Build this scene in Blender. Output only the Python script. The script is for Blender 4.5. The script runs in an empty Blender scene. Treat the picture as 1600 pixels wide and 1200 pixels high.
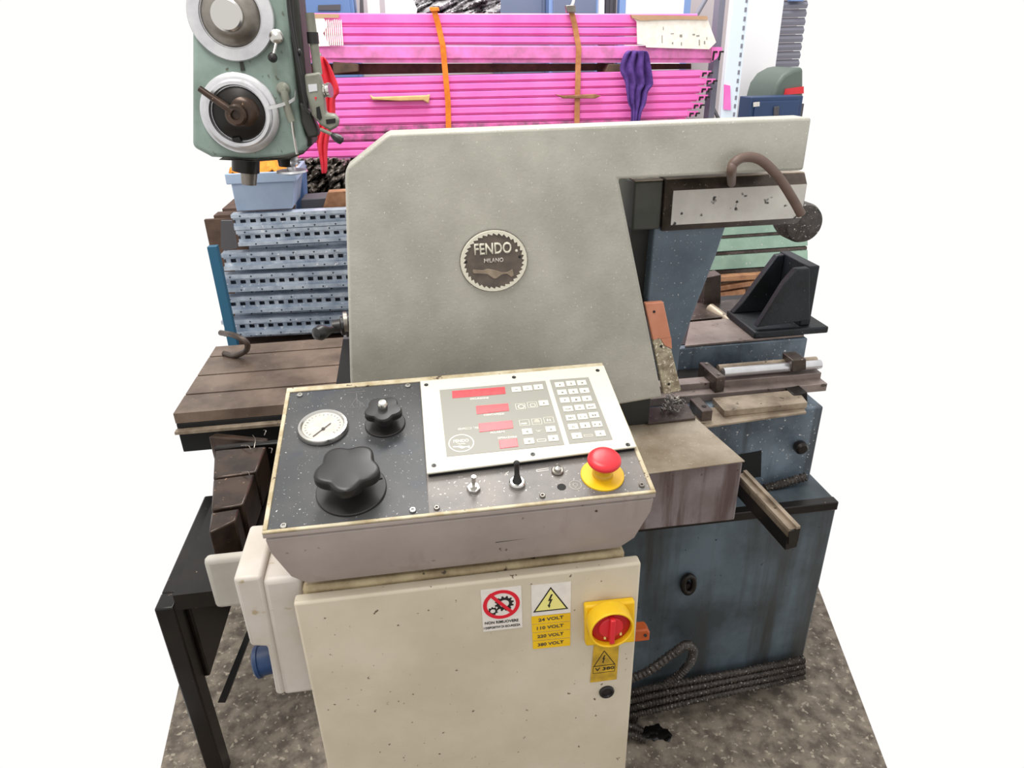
import bpy, bmesh, math, random
from math import sin, cos, pi, radians, atan2, sqrt
from mathutils import Vector, Matrix, noise
random.seed(7)
S = bpy.context.scene
C = S.collection
V = Vector

# ------------------------------------------------------------------ camera, world, lights, exposure
FPX, CAM_H = 1075.0, 1.6
PITCH, YAW, ROLL = radians(25.7), radians(7.73), radians(-1.38)
CF = V((sin(YAW)*cos(PITCH), cos(YAW)*cos(PITCH), -sin(PITCH)))
_r0 = V((cos(YAW), -sin(YAW), 0)); _u0 = _r0.cross(CF)
CR = _r0*cos(ROLL) + _u0*sin(ROLL); CU = _u0*cos(ROLL) - _r0*sin(ROLL)
CO = V((0, 0, CAM_H))
cd = bpy.data.cameras.new('camera'); cam = bpy.data.objects.new('camera', cd); C.objects.link(cam)
cd.sensor_fit = 'HORIZONTAL'; cd.sensor_width = 36.0; cd.lens = 36.0*FPX/1600.0; cd.clip_start = 0.02
cam.matrix_world = Matrix(((CR.x, CU.x, -CF.x, CO.x), (CR.y, CU.y, -CF.y, CO.y), (CR.z, CU.z, -CF.z, CO.z), (0, 0, 0, 1)))
S.camera = cam
W = bpy.data.worlds.new('daylight'); S.world = W; W.use_nodes = True
W.node_tree.nodes['Background'].inputs[0].default_value = (1.0, 0.985, 0.965, 1)
W.node_tree.nodes['Background'].inputs[1].default_value = 1.02
S.view_settings.view_transform = 'Standard'; S.view_settings.look = 'None'
S.view_settings.exposure = 0.0; S.view_settings.gamma = 1.0; S.view_settings.use_curve_mapping = False

def area(name, loc, target, sx, sy, e, col=(1, 1, 1)):
    l = bpy.data.lights.new(name, 'AREA'); l.shape = 'RECTANGLE'; l.size = sx; l.size_y = sy; l.energy = e; l.color = col
    o = bpy.data.objects.new(name, l); C.objects.link(o); o.location = loc
    o.rotation_euler = (V(target)-V(loc)).to_track_quat('-Z', 'Y').to_euler()
    return o
area('roof_light', (-0.6, 0.7, 3.4), (0.1, 1.2, 0.8), 1.6, 0.8, 50, (1, 0.97, 0.92))
area('roof_light', (0.6, 3.0, 3.6), (0.3, 3.2, 0.8), 2.4, 0.8, 95, (1, 0.99, 0.97))

# ------------------------------------------------------------------ measuring helpers
def ray(x, y): return CR*((x-800)/FPX) + CU*((600-y)/FPX) + CF
def P(x, y, Y=None, Z=None, X=None):
    d = ray(x, y)
    if Y is not None: return CO + d*(Y/d.y)
    if Z is not None: return CO + d*((Z-CAM_H)/d.z)
    return CO + d*(X/d.x)
def PL(pts, **k): return [P(x, y, **k) for x, y in pts]

# ------------------------------------------------------------------ materials
def lin(c):
    def f(v):
        v /= 255.0
        return v/12.92 if v <= 0.04045 else ((v+0.055)/1.055)**2.4
    return (f(c[0]), f(c[1]), f(c[2]), 1)
MATS = {}
def mat(name, col, rough=0.5, metal=0.0, col2=None, vs=6.0, amt=0.5, speck=None, sp_s=90.0, sp_t=0.70, streak=None, st_t=0.55, st_s=12.0, bump=0.0, bs=60.0, st_axis='z', spec=0.5):
    m = bpy.data.materials.new(name); m.use_nodes = True; nt = m.node_tree; N = nt.nodes; L = nt.links
    b = N['Principled BSDF']; b.inputs['Roughness'].default_value = rough; b.inputs['Metallic'].default_value = metal
    b.inputs['Specular IOR Level'].default_value = spec
    tc = N.new('ShaderNodeTexCoord')
    def noise(scale, detail=4.0, stretch=None, r=0.6):
        n = N.new('ShaderNodeTexNoise'); n.inputs['Scale'].default_value = scale; n.inputs['Detail'].default_value = detail; n.inputs['Roughness'].default_value = r
        if stretch:
            mp = N.new('ShaderNodeMapping'); mp.inputs['Scale'].default_value = stretch
            L.new(tc.outputs['Object'], mp.inputs[0]); L.new(mp.outputs[0], n.inputs[0])
        else: L.new(tc.outputs['Object'], n.inputs[0])
        return n.outputs[0]
    def ramp(src, a, c):
        r = N.new('ShaderNodeMapRange'); r.inputs[1].default_value = a; r.inputs[2].default_value = c; L.new(src, r.inputs[0]); return r.outputs[0]
    def mix(fac, a, c):
        x = N.new('ShaderNodeMix'); x.data_type = 'RGBA'
        if fac is None: x.inputs[0].default_value = 0.5
        else: L.new(fac, x.inputs[0])
        for sock, v in ((x.inputs[6], a), (x.inputs[7], c)):
            if isinstance(v, tuple): sock.default_value = v
            else: L.new(v, sock)
        return x.outputs[2]
    cur = lin(col)
    if col2:
        n = noise(vs, 6.0)
        cur = mix(ramp(n, 0.5-0.22/max(amt, .01)*.5, 0.5+0.22/max(amt, .01)*.5), cur, lin(col2))
    if streak:
        st = (st_s, st_s, st_s*0.08) if st_axis == 'z' else (st_s*0.08, st_s, st_s)
        n = noise(1.0, 5.0, st)
        cur = mix(ramp(n, st_t, st_t+0.16), cur, lin(streak))
    if speck:
        n = noise(sp_s, 2.0)
        cur = mix(ramp(n, sp_t, sp_t+0.05), cur, lin(speck))
    if isinstance(cur, tuple): b.inputs['Base Color'].default_value = cur
    else: L.new(cur, b.inputs['Base Color'])
    if bump > 0:
        n = noise(bs, 4.0); bp = N.new('ShaderNodeBump'); bp.inputs['Strength'].default_value = bump; bp.inputs['Distance'].default_value = 0.004
        L.new(n, bp.inputs['Height']); L.new(bp.outputs[0], b.inputs['Normal'])
    MATS[name] = m
    return m
mat('concrete', (140, 130, 116), .8, 0, (94, 85, 76), 24, 1.0, (168, 158, 142), 60, .60, bump=.3, bs=40)
mat('white_wall', (236, 236, 238), .8)
mat('grey_wall', (192, 182, 184), .8)
mat('hammer_grey', (181, 179, 168), .42, .1, (160, 158, 147), 8, .7, (224, 222, 212), 260, .665, streak=(192, 190, 180), st_t=.66, st_s=90, bump=.15, bs=160)
mat('beige_paint', (206, 196, 176), .5, 0, (192, 181, 160), 6, .7, (98, 82, 64), 85, .69, bump=.1, bs=130)
mat('beige_dirty', (190, 174, 138), .6, 0, (140, 122, 92), 22, .7, (70, 58, 44), 60, .68, bump=.2, bs=90)
mat('mauve_paint', (168, 156, 151), .45, 0, (150, 138, 133), 7, .6, (60, 46, 42), 48, .70, streak=(142, 129, 124), st_t=.58, st_s=16, bump=.05)
mat('navy_panel', (46, 48, 51), .4, 0, (66, 66, 67), 9, .8, (190, 190, 188), 300, .68, streak=(38, 45, 57), st_t=.56, st_s=14)
mat('steel_panel', (124, 118, 113), .42, .15, (92, 90, 90), 9, .8, (204, 200, 194), 260, .665)
mat('ivory', (214, 210, 193), .45)
mat('print_grey', (148, 146, 137), .5)
mat('key_white', (216, 213, 198), .5)
mat('led_red', (235, 66, 72), .3, 0, (205, 52, 62), 160, .8)
mat('print_white', (246, 244, 232), .5)
mat('print_dark', (66, 62, 60), .6)
mat('black_plastic', (24, 23, 23), .38)
mat('knob_black', (30, 28, 28), .42, 0, (42, 39, 38), 30, .5)
mat('black_rubber', (12, 12, 12), .7)
mat('chrome', (205, 203, 198), .22, 1.0)
mat('steel', (150, 145, 138), .35, .9, (120, 113, 106), 20, .6)
mat('bright_steel', (222, 222, 224), .3, .75, (190, 190, 194), 14, .6)
mat('gauge_face', (206, 200, 191), .4, 0, (186, 178, 168), 60, .7)
mat('estop_red', (214, 42, 52), .35)
mat('deep_red', (176, 14, 26), .35)
mat('yellow', (240, 196, 22), .45, 0, (226, 180, 20), 30, .5)
mat('yellow_dirty', (214, 172, 40), .55, 0, (170, 136, 40), 45, .7)
mat('yellow_soft', (232, 224, 136), .5)
mat('sticker_white', (232, 226, 218), .5, 0, (214, 208, 202), 60, .5)
mat('sign_red', (214, 20, 44), .5)
mat('ink', (26, 22, 20), .6)
mat('white_plastic', (204, 198, 193), .45, 0, (188, 179, 166), 8, .6, (168, 152, 126), 30, .64)
mat('blue_plastic', (16, 54, 98), .5, 0, (10, 36, 70), 24, .6)
mat('pale_blue_plastic', (164, 182, 206), .5, 0, (146, 164, 190), 10, .6)
mat('blue_sheet', (92, 122, 170), .5)
mat('navy_sheet', (38, 62, 100), .5)
mat('greyblue_sheet', (104, 116, 140), .5)
mat('skyblue_frame', (122, 150, 198), .5)
mat('dark_sheet', (76, 74, 78), .6)
mat('dusty_blue', (112, 126, 138), .5, .1, (76, 88, 100), 9, .9, (200, 202, 202), 120, .67, streak=(66, 72, 78), st_t=.52, st_s=16, bump=.12)
mat('hull_blue', (96, 111, 122), .5, .1, (58, 67, 73), 4, .9, (34, 36, 36), 55, .70, streak=(54, 56, 56), st_t=.52, st_s=8, bump=.12)
mat('dark_blue_cast', (26, 33, 41), .55, .1, (14, 16, 19), 9, .8, (100, 100, 94), 110, .70, bump=.3, bs=90)
mat('slate_paint', (100, 114, 127), .5, .1, (76, 89, 102), 6, .8, (214, 214, 210), 200, .665, bump=.1)
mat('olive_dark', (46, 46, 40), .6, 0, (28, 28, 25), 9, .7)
mat('worn_steel', (96, 85, 79), .38, .55, (66, 57, 52), 16, .9, (160, 150, 138), 120, .68)
mat('tan_steel', (168, 153, 134), .4, .3, (122, 108, 92), 16, .9, (84, 72, 60), 60, .66)
mat('oily_box', (176, 164, 146), .42, .1, (140, 126, 106), 9, .8, (206, 196, 176), 220, .67)
mat('streaked_side', (142, 134, 136), .45, .1, (116, 104, 104), 9, .8, (58, 44, 42), 60, .70, streak=(92, 76, 74), st_t=.47, st_s=34)
mat('white_chipped', (216, 213, 206), .5, 0, (194, 190, 184), 12, .7, (40, 38, 36), 42, .665, streak=None, bump=.15, bs=100)
mat('orange_guard', (206, 142, 114), .5, 0, (186, 120, 92), 14, .6)
mat('chip_crust', (176, 166, 142), .7, .1, (124, 112, 92), 60, .8, (222, 214, 192), 190, .60, bump=.5, bs=200)
mat('rubber_hose', (66, 59, 54), .4, 0, (38, 34, 31), 60, .8, (200, 194, 184), 220, .65, bump=.3, bs=200)
mat('brown_hose', (112, 92, 82), .5, 0, (92, 74, 66), 24, .5)
mat('orange_plastic', (206, 96, 40), .5, 0, (170, 80, 36), 40, .6)
mat('oil', (14, 12, 11), .25)
mat('oily_brown', (74, 57, 46), .28, .45, (42, 32, 27), 14, .8, (164, 134, 108), 90, .70)
mat('oily_black', (30, 25, 22), .32, .3, (18, 15, 13), 14, .7, (130, 112, 96), 80, .73)
mat('table_brown', (134, 116, 102), .42, .3, (98, 83, 72), 7, .9, (164, 146, 126), 110, .70)
mat('pale_cast', (190, 186, 178), .55, 0, (166, 160, 150), 8, .6)
mat('teal_paint', (28, 88, 118), .5)
mat('drill_green', (134, 152, 144), .4, 0, (110, 126, 117), 8, .8, (86, 90, 76), 30, .66, streak=(108, 114, 98), st_t=.58, st_s=14)
mat('drill_grey', (140, 142, 130), .45, .1, (112, 112, 100), 12, .7)
mat('galvanised', (206, 216, 228), .36, .3, (158, 172, 190), 16, .9, (236, 240, 244), 60, .64)
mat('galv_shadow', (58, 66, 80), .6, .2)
mat('pink_paint', (252, 132, 210), .42, 0, (246, 108, 194), 6, .6)
mat('pink_dusty', (250, 134, 212), .5, 0, (196, 116, 160), 14, .7)
mat('pink_dirty', (232, 108, 180), .6, 0, (150, 92, 122), 20, .9)
mat('cardboard', (196, 160, 128), .8, 0, (180, 142, 110), 12, .5)
mat('paper_white', (252, 248, 240), .7, 0, (238, 228, 216), 40, .5)
mat('strap_orange', (236, 138, 30), .6, 0, (220, 112, 24), 50, .6)
mat('strap_tan', (200, 138, 88), .6, 0, (176, 112, 66), 50, .6)
mat('pale_wood', (226, 190, 130), .7, 0, (206, 166, 108), 26, .6)
mat('dark_wood', (96, 74, 60), .8, 0, (66, 50, 42), 16, .7)
mat('rust_wood', (164, 120, 86), .7, 0, (120, 78, 50), 18, .8)
mat('purple_cloth', (98, 64, 146), .85, 0, (70, 42, 112), 26, .9)
mat('red_cloth', (226, 54, 70), .8, 0, (206, 34, 54), 40, .5)
mat('pale_green', (160, 190, 172), .5, 0, (138, 166, 150), 9, .8, (196, 200, 186), 60, .66)
mat('orange_cloth', (238, 156, 50), .8, 0, (216, 128, 30), 30, .6)
mat('clear_film', (150, 142, 134), .15, 0, (60, 50, 44), 12, 1.0, streak=(206, 202, 196), st_t=.58, st_s=26, spec=.9)
mat('milky_film', (206, 204, 206), .2, 0, (120, 116, 118), 14, .9, spec=.9)
mat('shutter_grey', (128, 128, 140), .55)
mat('upright_blue', (222, 234, 246), .5)
mat('dark_green', (92, 104, 96), .5)

mat('rim_worn', (196, 186, 160), .6, 0, (160, 144, 110), 30, .9, (84, 70, 54), 80, .66, bump=.2, bs=90)
mat('badge_dark', (104, 94, 86), .5, .2, (84, 76, 70), 40, .7)
mat('mauve_steel', (150, 136, 130), .4, .3, (118, 105, 100), 12, .8, (84, 72, 66), 50, .68)
mat('olive_grey', (86, 88, 80), .55, 0, (66, 68, 62), 9, .7)
mat('legend_ink', (104, 100, 95), .6)
mat('flat_black', (9, 9, 10), .8)
# ------------------------------------------------------------------ object helpers
def link(o): C.objects.link(o); return o
def thing(name, label, cat, loc=(0, 0, 0), group=None):
    o = link(bpy.data.objects.new(name, None)); o.location = loc; o.empty_display_size = .05
    o['label'] = label; o['category'] = cat
    if group: o['group'] = group
    return o
def tag(o, label, cat, group=None, kind=None):
    o['label'] = label; o['category'] = cat
    if group: o['group'] = group
    if kind: o['kind'] = kind
    return o
class MB:
    def __init__(s): s.b = bmesh.new()
    def poly(s, pts, vec):
        vec = V(vec); a = [s.b.verts.new(p) for p in pts]; c = [s.b.verts.new(V(p)+vec) for p in pts]; n = len(pts)
        fs = [s.b.faces.new(a), s.b.faces.new(c[::-1])] + [s.b.faces.new((a[i], c[i], c[(i+1) % n], a[(i+1) % n])) for i in range(n)]
        return s
    def px(s, pix, Y, depth): return s.poly(PL(pix, Y=Y), (0, depth, 0))
    def pz(s, pix, Z, down): return s.poly(PL(pix, Z=Z), (0, 0, -down))
    def box(s, x0, x1, y0, y1, z0, z1): return s.poly([(x0, y0, z0), (x1, y0, z0), (x1, y1, z0), (x0, y1, z0)], (0, 0, z1-z0))
    def obox(s, c, u, v, n, su, sv, sn):
        c, u, v, n = V(c), V(u), V(v), V(n)
        return s.poly([c-u*su/2-v*sv/2, c+u*su/2-v*sv/2, c+u*su/2+v*sv/2, c-u*su/2+v*sv/2], n*sn)
    def lathe(s, o, axis, prof, seg=32, cap=True):
        o = V(o); ax = V(axis).normalized(); u = ax.orthogonal().normalized(); w = ax.cross(u); R = []
        for r, h in prof:
            R.append([s.b.verts.new(o+ax*h+(u*cos(2*pi*i/seg)+w*sin(2*pi*i/seg))*max(r, 1e-5)) for i in range(seg)])
        for a, c in zip(R, R[1:]):
            for i in range(seg): s.b.faces.new((a[i], a[(i+1) % seg], c[(i+1) % seg], c[i]))
        if cap: s.b.faces.new(R[0][::-1]); s.b.faces.new(R[-1])
        return s
    def cyl(s, a, c, r, r2=None, seg=20):
        a, c = V(a), V(c); return s.lathe(a, c-a, [(r, 0), (r if r2 is None else r2, (c-a).length)], seg)
    def ring(s, o, axis, ri, ro, h, seg=40):
        o = V(o); ax = V(axis).normalized(); u = ax.orthogonal().normalized(); w = ax.cross(u); q = []
        for r, hh in ((ri, 0), (ro, 0), (ro, h), (ri, h)):
            q.append([s.b.verts.new(o+ax*hh+(u*cos(2*pi*i/seg)+w*sin(2*pi*i/seg))*r) for i in range(seg)])
        for k in range(4):
            a, c = q[k], q[(k+1) % 4]
            for i in range(seg): s.b.faces.new((a[i], a[(i+1) % seg], c[(i+1) % seg], c[i]))
        return s
    def tube(s, path, r, seg=10, steps=8, rib=0.0, flat=None):
        pts = [V(p) for p in path]; q = [pts[0]*2-pts[1]] + pts + [pts[-1]*2-pts[-2]]; cv = []
        for i in range(1, len(q)-2):
            for k in range(steps):
                t = k/steps; a, b_, c, d = q[i-1], q[i], q[i+1], q[i+2]
                cv.append(.5*((2*b_)+(c-a)*t+(2*a-5*b_+4*c-d)*t*t+(3*b_-a-3*c+d)*t**3))
        cv.append(pts[-1])
        nrm = (cv[1]-cv[0]).orthogonal().normalized(); R = []
        for i, p in enumerate(cv):
            t = (cv[min(i+1, len(cv)-1)]-cv[max(i-1, 0)]).normalized()
            nrm = (nrm-t*nrm.dot(t)).normalized(); bn = t.cross(nrm)
            rr = r*(1-rib*(i % 2))
            R.append([s.b.verts.new(p+(nrm*cos(2*pi*k/seg)+bn*sin(2*pi*k/seg))*rr) for k in range(seg)])
        for a, c in zip(R, R[1:]):
            for k in range(seg): s.b.faces.new((a[k], a[(k+1) % seg], c[(k+1) % seg], c[k]))
        s.b.faces.new(R[0][::-1]); s.b.faces.new(R[-1]); return s
    def strip(s, path, side, w, th, nrm):
        side, nrm = V(side), V(nrm); R = []
        for p in path:
            p = V(p); R.append([s.b.verts.new(p+side*a*w/2+nrm*c*th) for a, c in ((-1, 0), (1, 0), (1, 1), (-1, 1))])
        for a, c in zip(R, R[1:]):
            for k in range(4): s.b.faces.new((a[k], a[(k+1) % 4], c[(k+1) % 4], c[k]))
        s.b.faces.new(R[0][::-1]); s.b.faces.new(R[-1]); return s
    def loft(s, rings):
        R = [[s.b.verts.new(p) for p in r] for r in rings]; n = len(R[0])
        for a, c in zip(R, R[1:]):
            for k in range(n): s.b.faces.new((a[k], a[(k+1) % n], c[(k+1) % n], c[k]))
        s.b.faces.new(R[0][::-1]); s.b.faces.new(R[-1]); return s
    def blob(s, c, rx, ry, rz, sub=2, jit=.25):
        r = bmesh.ops.create_icosphere(s.b, subdivisions=sub, radius=1)
        for v in r['verts']:
            k = 1+random.uniform(-jit, jit); v.co = V(c)+V((v.co.x*rx*k, v.co.y*ry*k, v.co.z*rz*k))
        return s
    def build(s, name, m, parent=None, bevel=0.0, seg=2, smooth=True, label=None):
        bmesh.ops.recalc_face_normals(s.b, faces=s.b.faces[:])
        me = bpy.data.meshes.new(name); s.b.to_mesh(me); s.b.free()
        if isinstance(m, str): m = MATS[m]
        me.materials.append(m)
        if smooth:
            for p in me.polygons: p.use_smooth = True
            me.set_sharp_from_angle(angle=radians(38))
        o = link(bpy.data.objects.new(name, me))
        if bevel > 0:
            bv = o.modifiers.new('bevel', 'BEVEL'); bv.width = bevel; bv.segments = seg; bv.limit_method = 'ANGLE'; bv.angle_limit = radians(35)
        attach(o, parent)
        if label: o['label'] = label
        return o
def attach(o, parent):
    if parent is not None:
        o.parent = parent
        o.matrix_parent_inverse = Matrix.Translation(-V(parent.location)) if parent.type == 'EMPTY' else Matrix.Identity(4)
    return o
def struct(o): o['kind'] = 'structure'; return o
def stuff(o): o['kind'] = 'stuff'; return o
def copy_tree(o, off, label=None, group=None):
    c = o.copy(); C.objects.link(c); c.location = V(o.location)+V(off)
    if label: c['label'] = label
    if group: c['group'] = group
    for ch in [x for x in o.children]:
        k = ch.copy(); C.objects.link(k); k.parent = c; k.matrix_parent_inverse = ch.matrix_parent_inverse.copy()
        for g in [x for x in ch.children]:
            q = g.copy(); C.objects.link(q); q.parent = k; q.matrix_parent_inverse = g.matrix_parent_inverse.copy()
    return c
def text(name, s, centre, u, v, n, w, h, m, parent, th=.0004):
    cu = bpy.data.curves.new('t', 'FONT'); cu.body = s; cu.align_x = 'CENTER'; cu.align_y = 'CENTER'; cu.resolution_u = 3; cu.offset = .018
    t = link(bpy.data.objects.new('t', cu)); bpy.context.view_layer.update()
    me = bpy.data.meshes.new_from_object(t.evaluated_get(bpy.context.evaluated_depsgraph_get()))
    bpy.data.objects.remove(t); bpy.data.curves.remove(cu)
    xs = [q.co.x for q in me.vertices]; ys = [q.co.y for q in me.vertices]
    cx, cy = (max(xs)+min(xs))/2, (max(ys)+min(ys))/2; kx, ky = w/(max(xs)-min(xs)), h/(max(ys)-min(ys))
    b = bmesh.new(); b.from_mesh(me); bpy.data.meshes.remove(me)
    r = bmesh.ops.extrude_face_region(b, geom=b.faces[:])
    for q in [g for g in r['geom'] if isinstance(g, bmesh.types.BMVert)]: q.co.z += 1
    u, v, n, c = V(u), V(v), V(n), V(centre)
    for q in b.verts: q.co = c+u*((q.co.x-cx)*kx)+v*((q.co.y-cy)*ky)+n*(q.co.z*th)
    mb = MB(); mb.b.free(); mb.b = b
    return mb.build(name, m, parent, smooth=False)
FR = (0, -1, 0); EX = V((1, 0, 0)); EZ = V((0, 0, 1))
def facetext(name, s, pa, pb, h, Y, m, parent, th=.0004):   # lettering on an upright face, from pixel pa to pb
    a, c = P(*pa, Y=Y), P(*pb, Y=Y)
    return text(name, s, (a+c)/2, (c-a).normalized(), EZ, V(FR), (c-a).length, h, m, parent, th)

# ================================================================== SETTING
struct(MB().poly([(-3, -2.5, -.1), (3, -2.5, -.1), (3, .84, -.1), (1.0, .84, -.1), (2.1, 4.7, -.1), (-1.1, 4.7, -.1), (-.70, .84, -.1), (-3, .84, -.1)], (0, 0, .1)).build('floor', 'concrete'))
struct(MB().box(-1.06, 2.5, 4.6, 4.7, 0, 2.15).build('wall_back', 'grey_wall'))
# white sliding wall panel at the right, behind the rack upright
a, c = P(1150, 100, Y=4.0), P(1212, 100, Y=4.0)
struct(MB().box(a.x-.05, c.x, 4.0, 4.06, 0, 2.1).build('wall_right', 'white_wall'))

# ================================================================== ELECTRICAL CABINET
YD = .766
cab = thing('electrical_cabinet', 'beige steel electrical cabinet with warning stickers and red yellow main switch', 'cabinet', (.04, .95, 0))
MB().box(-.2, .272, YD+.0205, 1.03, .06, .925).build('body', 'beige_dirty', cab, .006)
MB().box(-.185, .257, YD+.05, 1.0, 0, .06).build('plinth', 'dark_sheet', cab)
dtl, dtr = P(457, 939, Y=YD), P(1002, 884, Y=YD)
door = MB().box(dtl.x, dtr.x, YD, YD+.02, .1, (dtl.z+dtr.z)/2).build('door', 'beige_paint', cab, .004, 3)
YS = YD-.0003
# prohibition sticker
def quad(pix, Y): return PL(pix, Y=Y)
st = MB().poly(quad([(750.7, 922), (814.3, 915), (816.3, 979.7), (755, 986.8)], YS), (0, -.0006, 0)).build('prohibition_sticker', 'sticker_white', cab, label='white prohibition sticker with red ring and gears')
def cogwheel(mb, c, r, n, Y, th):
    pts = []
    for i in range(n*4):
        rr = r*(1.28 if i % 4 in (1, 2) else 1.0); a = 2*pi*i/(n*4); pts.append(V((c.x+rr*cos(a), Y, c.z+rr*sin(a))))
    a_ = [mb.b.verts.new(p) for p in pts]; m_ = len(pts)
    inn = [mb.b.verts.new((c.x+r*.62*cos(2*pi*i/m_), Y, c.z+r*.62*sin(2*pi*i/m_))) for i in range(m_)]
    a2 = [mb.b.verts.new(q.co+V((0, -th, 0))) for q in a_]; i2 = [mb.b.verts.new(q.co+V((0, -th, 0))) for q in inn]
    for i in range(m_):
        j = (i+1) % m_
        for p, q in ((a_, a2), (a2, i2), (i2, inn), (inn, a_)): mb.b.faces.new((p[i], p[j], q[j], q[i]))
YS2 = YS-.0007
g = MB(); cogwheel(g, P(788, 943, Y=YS2), .0112, 12, YS2, .0003); cogwheel(g, P(770, 955, Y=YS2), .0062, 9, YS2, .0003); g.build('gear_symbol', 'ink', st, smooth=False)
cc = P(783.5, 944.5, Y=YS2)
g = MB().ring(cc, FR, .0215, .0272, .0005); a, c = P(766, 930, Y=YS2), P(801, 957, Y=YS2)
d = (c-a).normalized(); up = V((0, -1, 0)).cross(d)
g.obox((a+c)/2, d, up, FR, (c-a).length+.004, .0052, .0007); g.build('red_ring', 'sign_red', st, smooth=False)
facetext('lettering', 'NON RIMUOVERE', (757.5, 974), (810, 968.5), .0052, YS2, 'ink', st)
facetext('lettering', 'I DISPOSITIVI DI SICUREZZA', (756, 982), (813, 975.5), .0042, YS2, 'ink', st)
# high voltage triangle
st = MB().poly(quad([(830, 914.5), (892, 908.4), (891.6, 956.7), (830.6, 962.8)], YS), (0, -.0006, 0)).build('warning_sticker', 'sticker_white', cab, label='white sticker with pale yellow lightning triangle')
T = [(860.5, 917), (888, 951), (833, 957)]
MB().poly(PL(T, Y=YS2), (0, -.0003, 0)).build('triangle_border', 'ink', st, smooth=False)
cx_, cy_ = sum(t[0] for t in T)/3, sum(t[1] for t in T)/3
MB().poly(PL([(cx_+(x-cx_)*.86, cy_+(y-cy_)*.86) for x, y in T], Y=YS2-.0004), (0, -.0003, 0)).build('triangle_field', 'yellow_soft', st, smooth=False)
def bolt(mb, ox, oy, k, Y): return mb.poly(PL([(ox+x*k, oy+y*k) for x, y in ((1, -10), (-3.5, 0), (-.5, -.5), (-3, 6), (-4.5, 6), (-1.5, 10.5), (0, 6), (-1.2, 6.2), (3.2, -3), (0, -2.4), (3.5, -10))], Y=Y), (0, -.0003, 0))
bolt(MB(), 860, 939, 1.05, YS2-.0008).build('lightning_bolt', 'ink', st, smooth=False)
for k, s in enumerate(('24 VOLT', '110 VOLT', '220 VOLT', '380 VOLT')):
    y0 = 963.2+12.9*k; xl = 830.2+.7*k
    lb = MB().poly(quad([(xl, y0), (891.2-.1*k, y0-5.6), (891.1-.1*k, y0+6.3), (xl+.4, y0+12)], YS), (0, -.0006, 0)).build('volt_label', 'yellow', cab)
    facetext('lettering', s, (xl+(11 if k == 0 else 8), y0+5.8), (880.5, y0+.6), .0062, YS2, 'print_dark', lb)
# main switch
sw = MB().poly(PL([(911, 939.5), (989, 931.5), (988.5, 995), (912.5, 1001)], Y=YD-.0002), (0, -.012, 0)).build('rotary_switch', 'yellow', cab, .003, label='yellow main switch with red rotary handle')
rc = P(949, 965, Y=YD-.012)
MB().ring(rc, FR, .0300, .0338, .027, 48).build('guard_ring', 'yellow', sw, .0015)
MB().lathe(rc, FR, [(.0298, 0), (.0298, .018), (.027, .0195), (.012, .0195)], 40).build('red_disc', 'deep_red', sw)
g = MB(); g.lathe(rc, FR, [(.019, .018), (.019, .0215), (.016, .0225), (1e-4, .0225)], 32, False)
g.obox(rc+V((0, -.019, 0)), (1, 0, .05), (0, 0, 1), FR, .0075, .046, .012); g.build('switch_handle', 'estop_red', sw, .0015)
g = MB()
for dx, dz in ((.015, -.014), (-.009, -.018)): g.obox(rc+V((dx, -.0192, dz)), EX, EZ, FR, .0028, .0042, .003)
g.build('lock_tab', 'yellow_soft', sw)
MB().cyl(rc+V((.003, -.019, -.013)), rc+V((.003, -.0215, -.013)), .0022).build('screw', 'black_plastic', sw)
lp = MB().poly(PL([(928.4, 1002), (967.5, 998), (963, 1060.5), (922, 1065.8)], Y=YD-.0002), (0, -.0012, 0)).build('voltage_plate', 'yellow_dirty', cab, label='worn yellow V 380 plate under the main switch')
T = [(944.2, 1017), (960.5, 1037.5), (928, 1041.5)]; YL = YD-.0015
for a, c in ((0, 1), (1, 2), (2, 0)):
    p, q = P(*T[a], Y=YL), P(*T[c], Y=YL); d = (q-p).normalized()
    MB().obox((p+q)/2, d, d.cross(V((0, 1, 0))), FR, (q-p).length, .0012, .0003).build('triangle_line', 'ink', lp, smooth=False)
bolt(MB(), 943.5, 1030, .62, YL).build('lightning_bolt', 'ink', lp, smooth=False)
facetext('lettering', 'V 380', (929.5, 1046.5), (959.5, 1042.5), .0068, YL, 'ink', lp)
for a, c in (((927, 1041.7), (961, 1037.3)), ((926.5, 1052.5), (960.3, 1048.3)), ((927, 1041.7), (926.5, 1052.5)), ((961, 1037.3), (960.3, 1048.3))):
    p, q = P(*a, Y=YL), P(*c, Y=YL); d = (q-p).normalized()
    MB().obox((p+q)/2, d, d.cross(V((0, 1, 0))), FR, (q-p).length, .0007, .0003).build('frame_line', 'ink', lp, smooth=False)
MB().lathe(P(947.5, 1080, Y=YD), FR, [(.0125, 0), (.0125, .003), (.0112, .0045), (.0085, .0045), (.0075, .002), (1e-4, .002)], 32).build('door_lock', 'black_plastic', cab)

# ================================================================== CONTROL CONSOLE
con = thing('control_console', 'sloping beige control console with knobs, keypad and red emergency stop on cabinet', 'control panel', (.035, .9, .93))
X0, X1, YF, YB, ZF = -.2255, .2975, .75, 1.042, 1.051
SL = radians(12.8); PU = EX; PV = V((0, cos(SL), sin(SL))); PN = V((0, -sin(SL), cos(SL))); PO = V((0, YF, ZF))
def pp(x, y, h=0.0):
    d = ray(x, y); o = PO+PN*h; return CO+d*((o-CO).dot(PN)/d.dot(PN))
def zt(y): return ZF+(y-YF)*math.tan(SL)
def ring4(dx, dy0, dy1, dz, flat=None):
    xs0, xs1, ya, yb = X0+dx, X1-dx, YF+dy0, YB-dy1
    za, zb = (zt(ya)-dz, zt(yb)-dz) if flat is None else (flat, flat)
    return [V((xs0, ya, za)), V((xs1, ya, za)), V((xs1, yb, zb)), V((xs0, yb, zb))]
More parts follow.
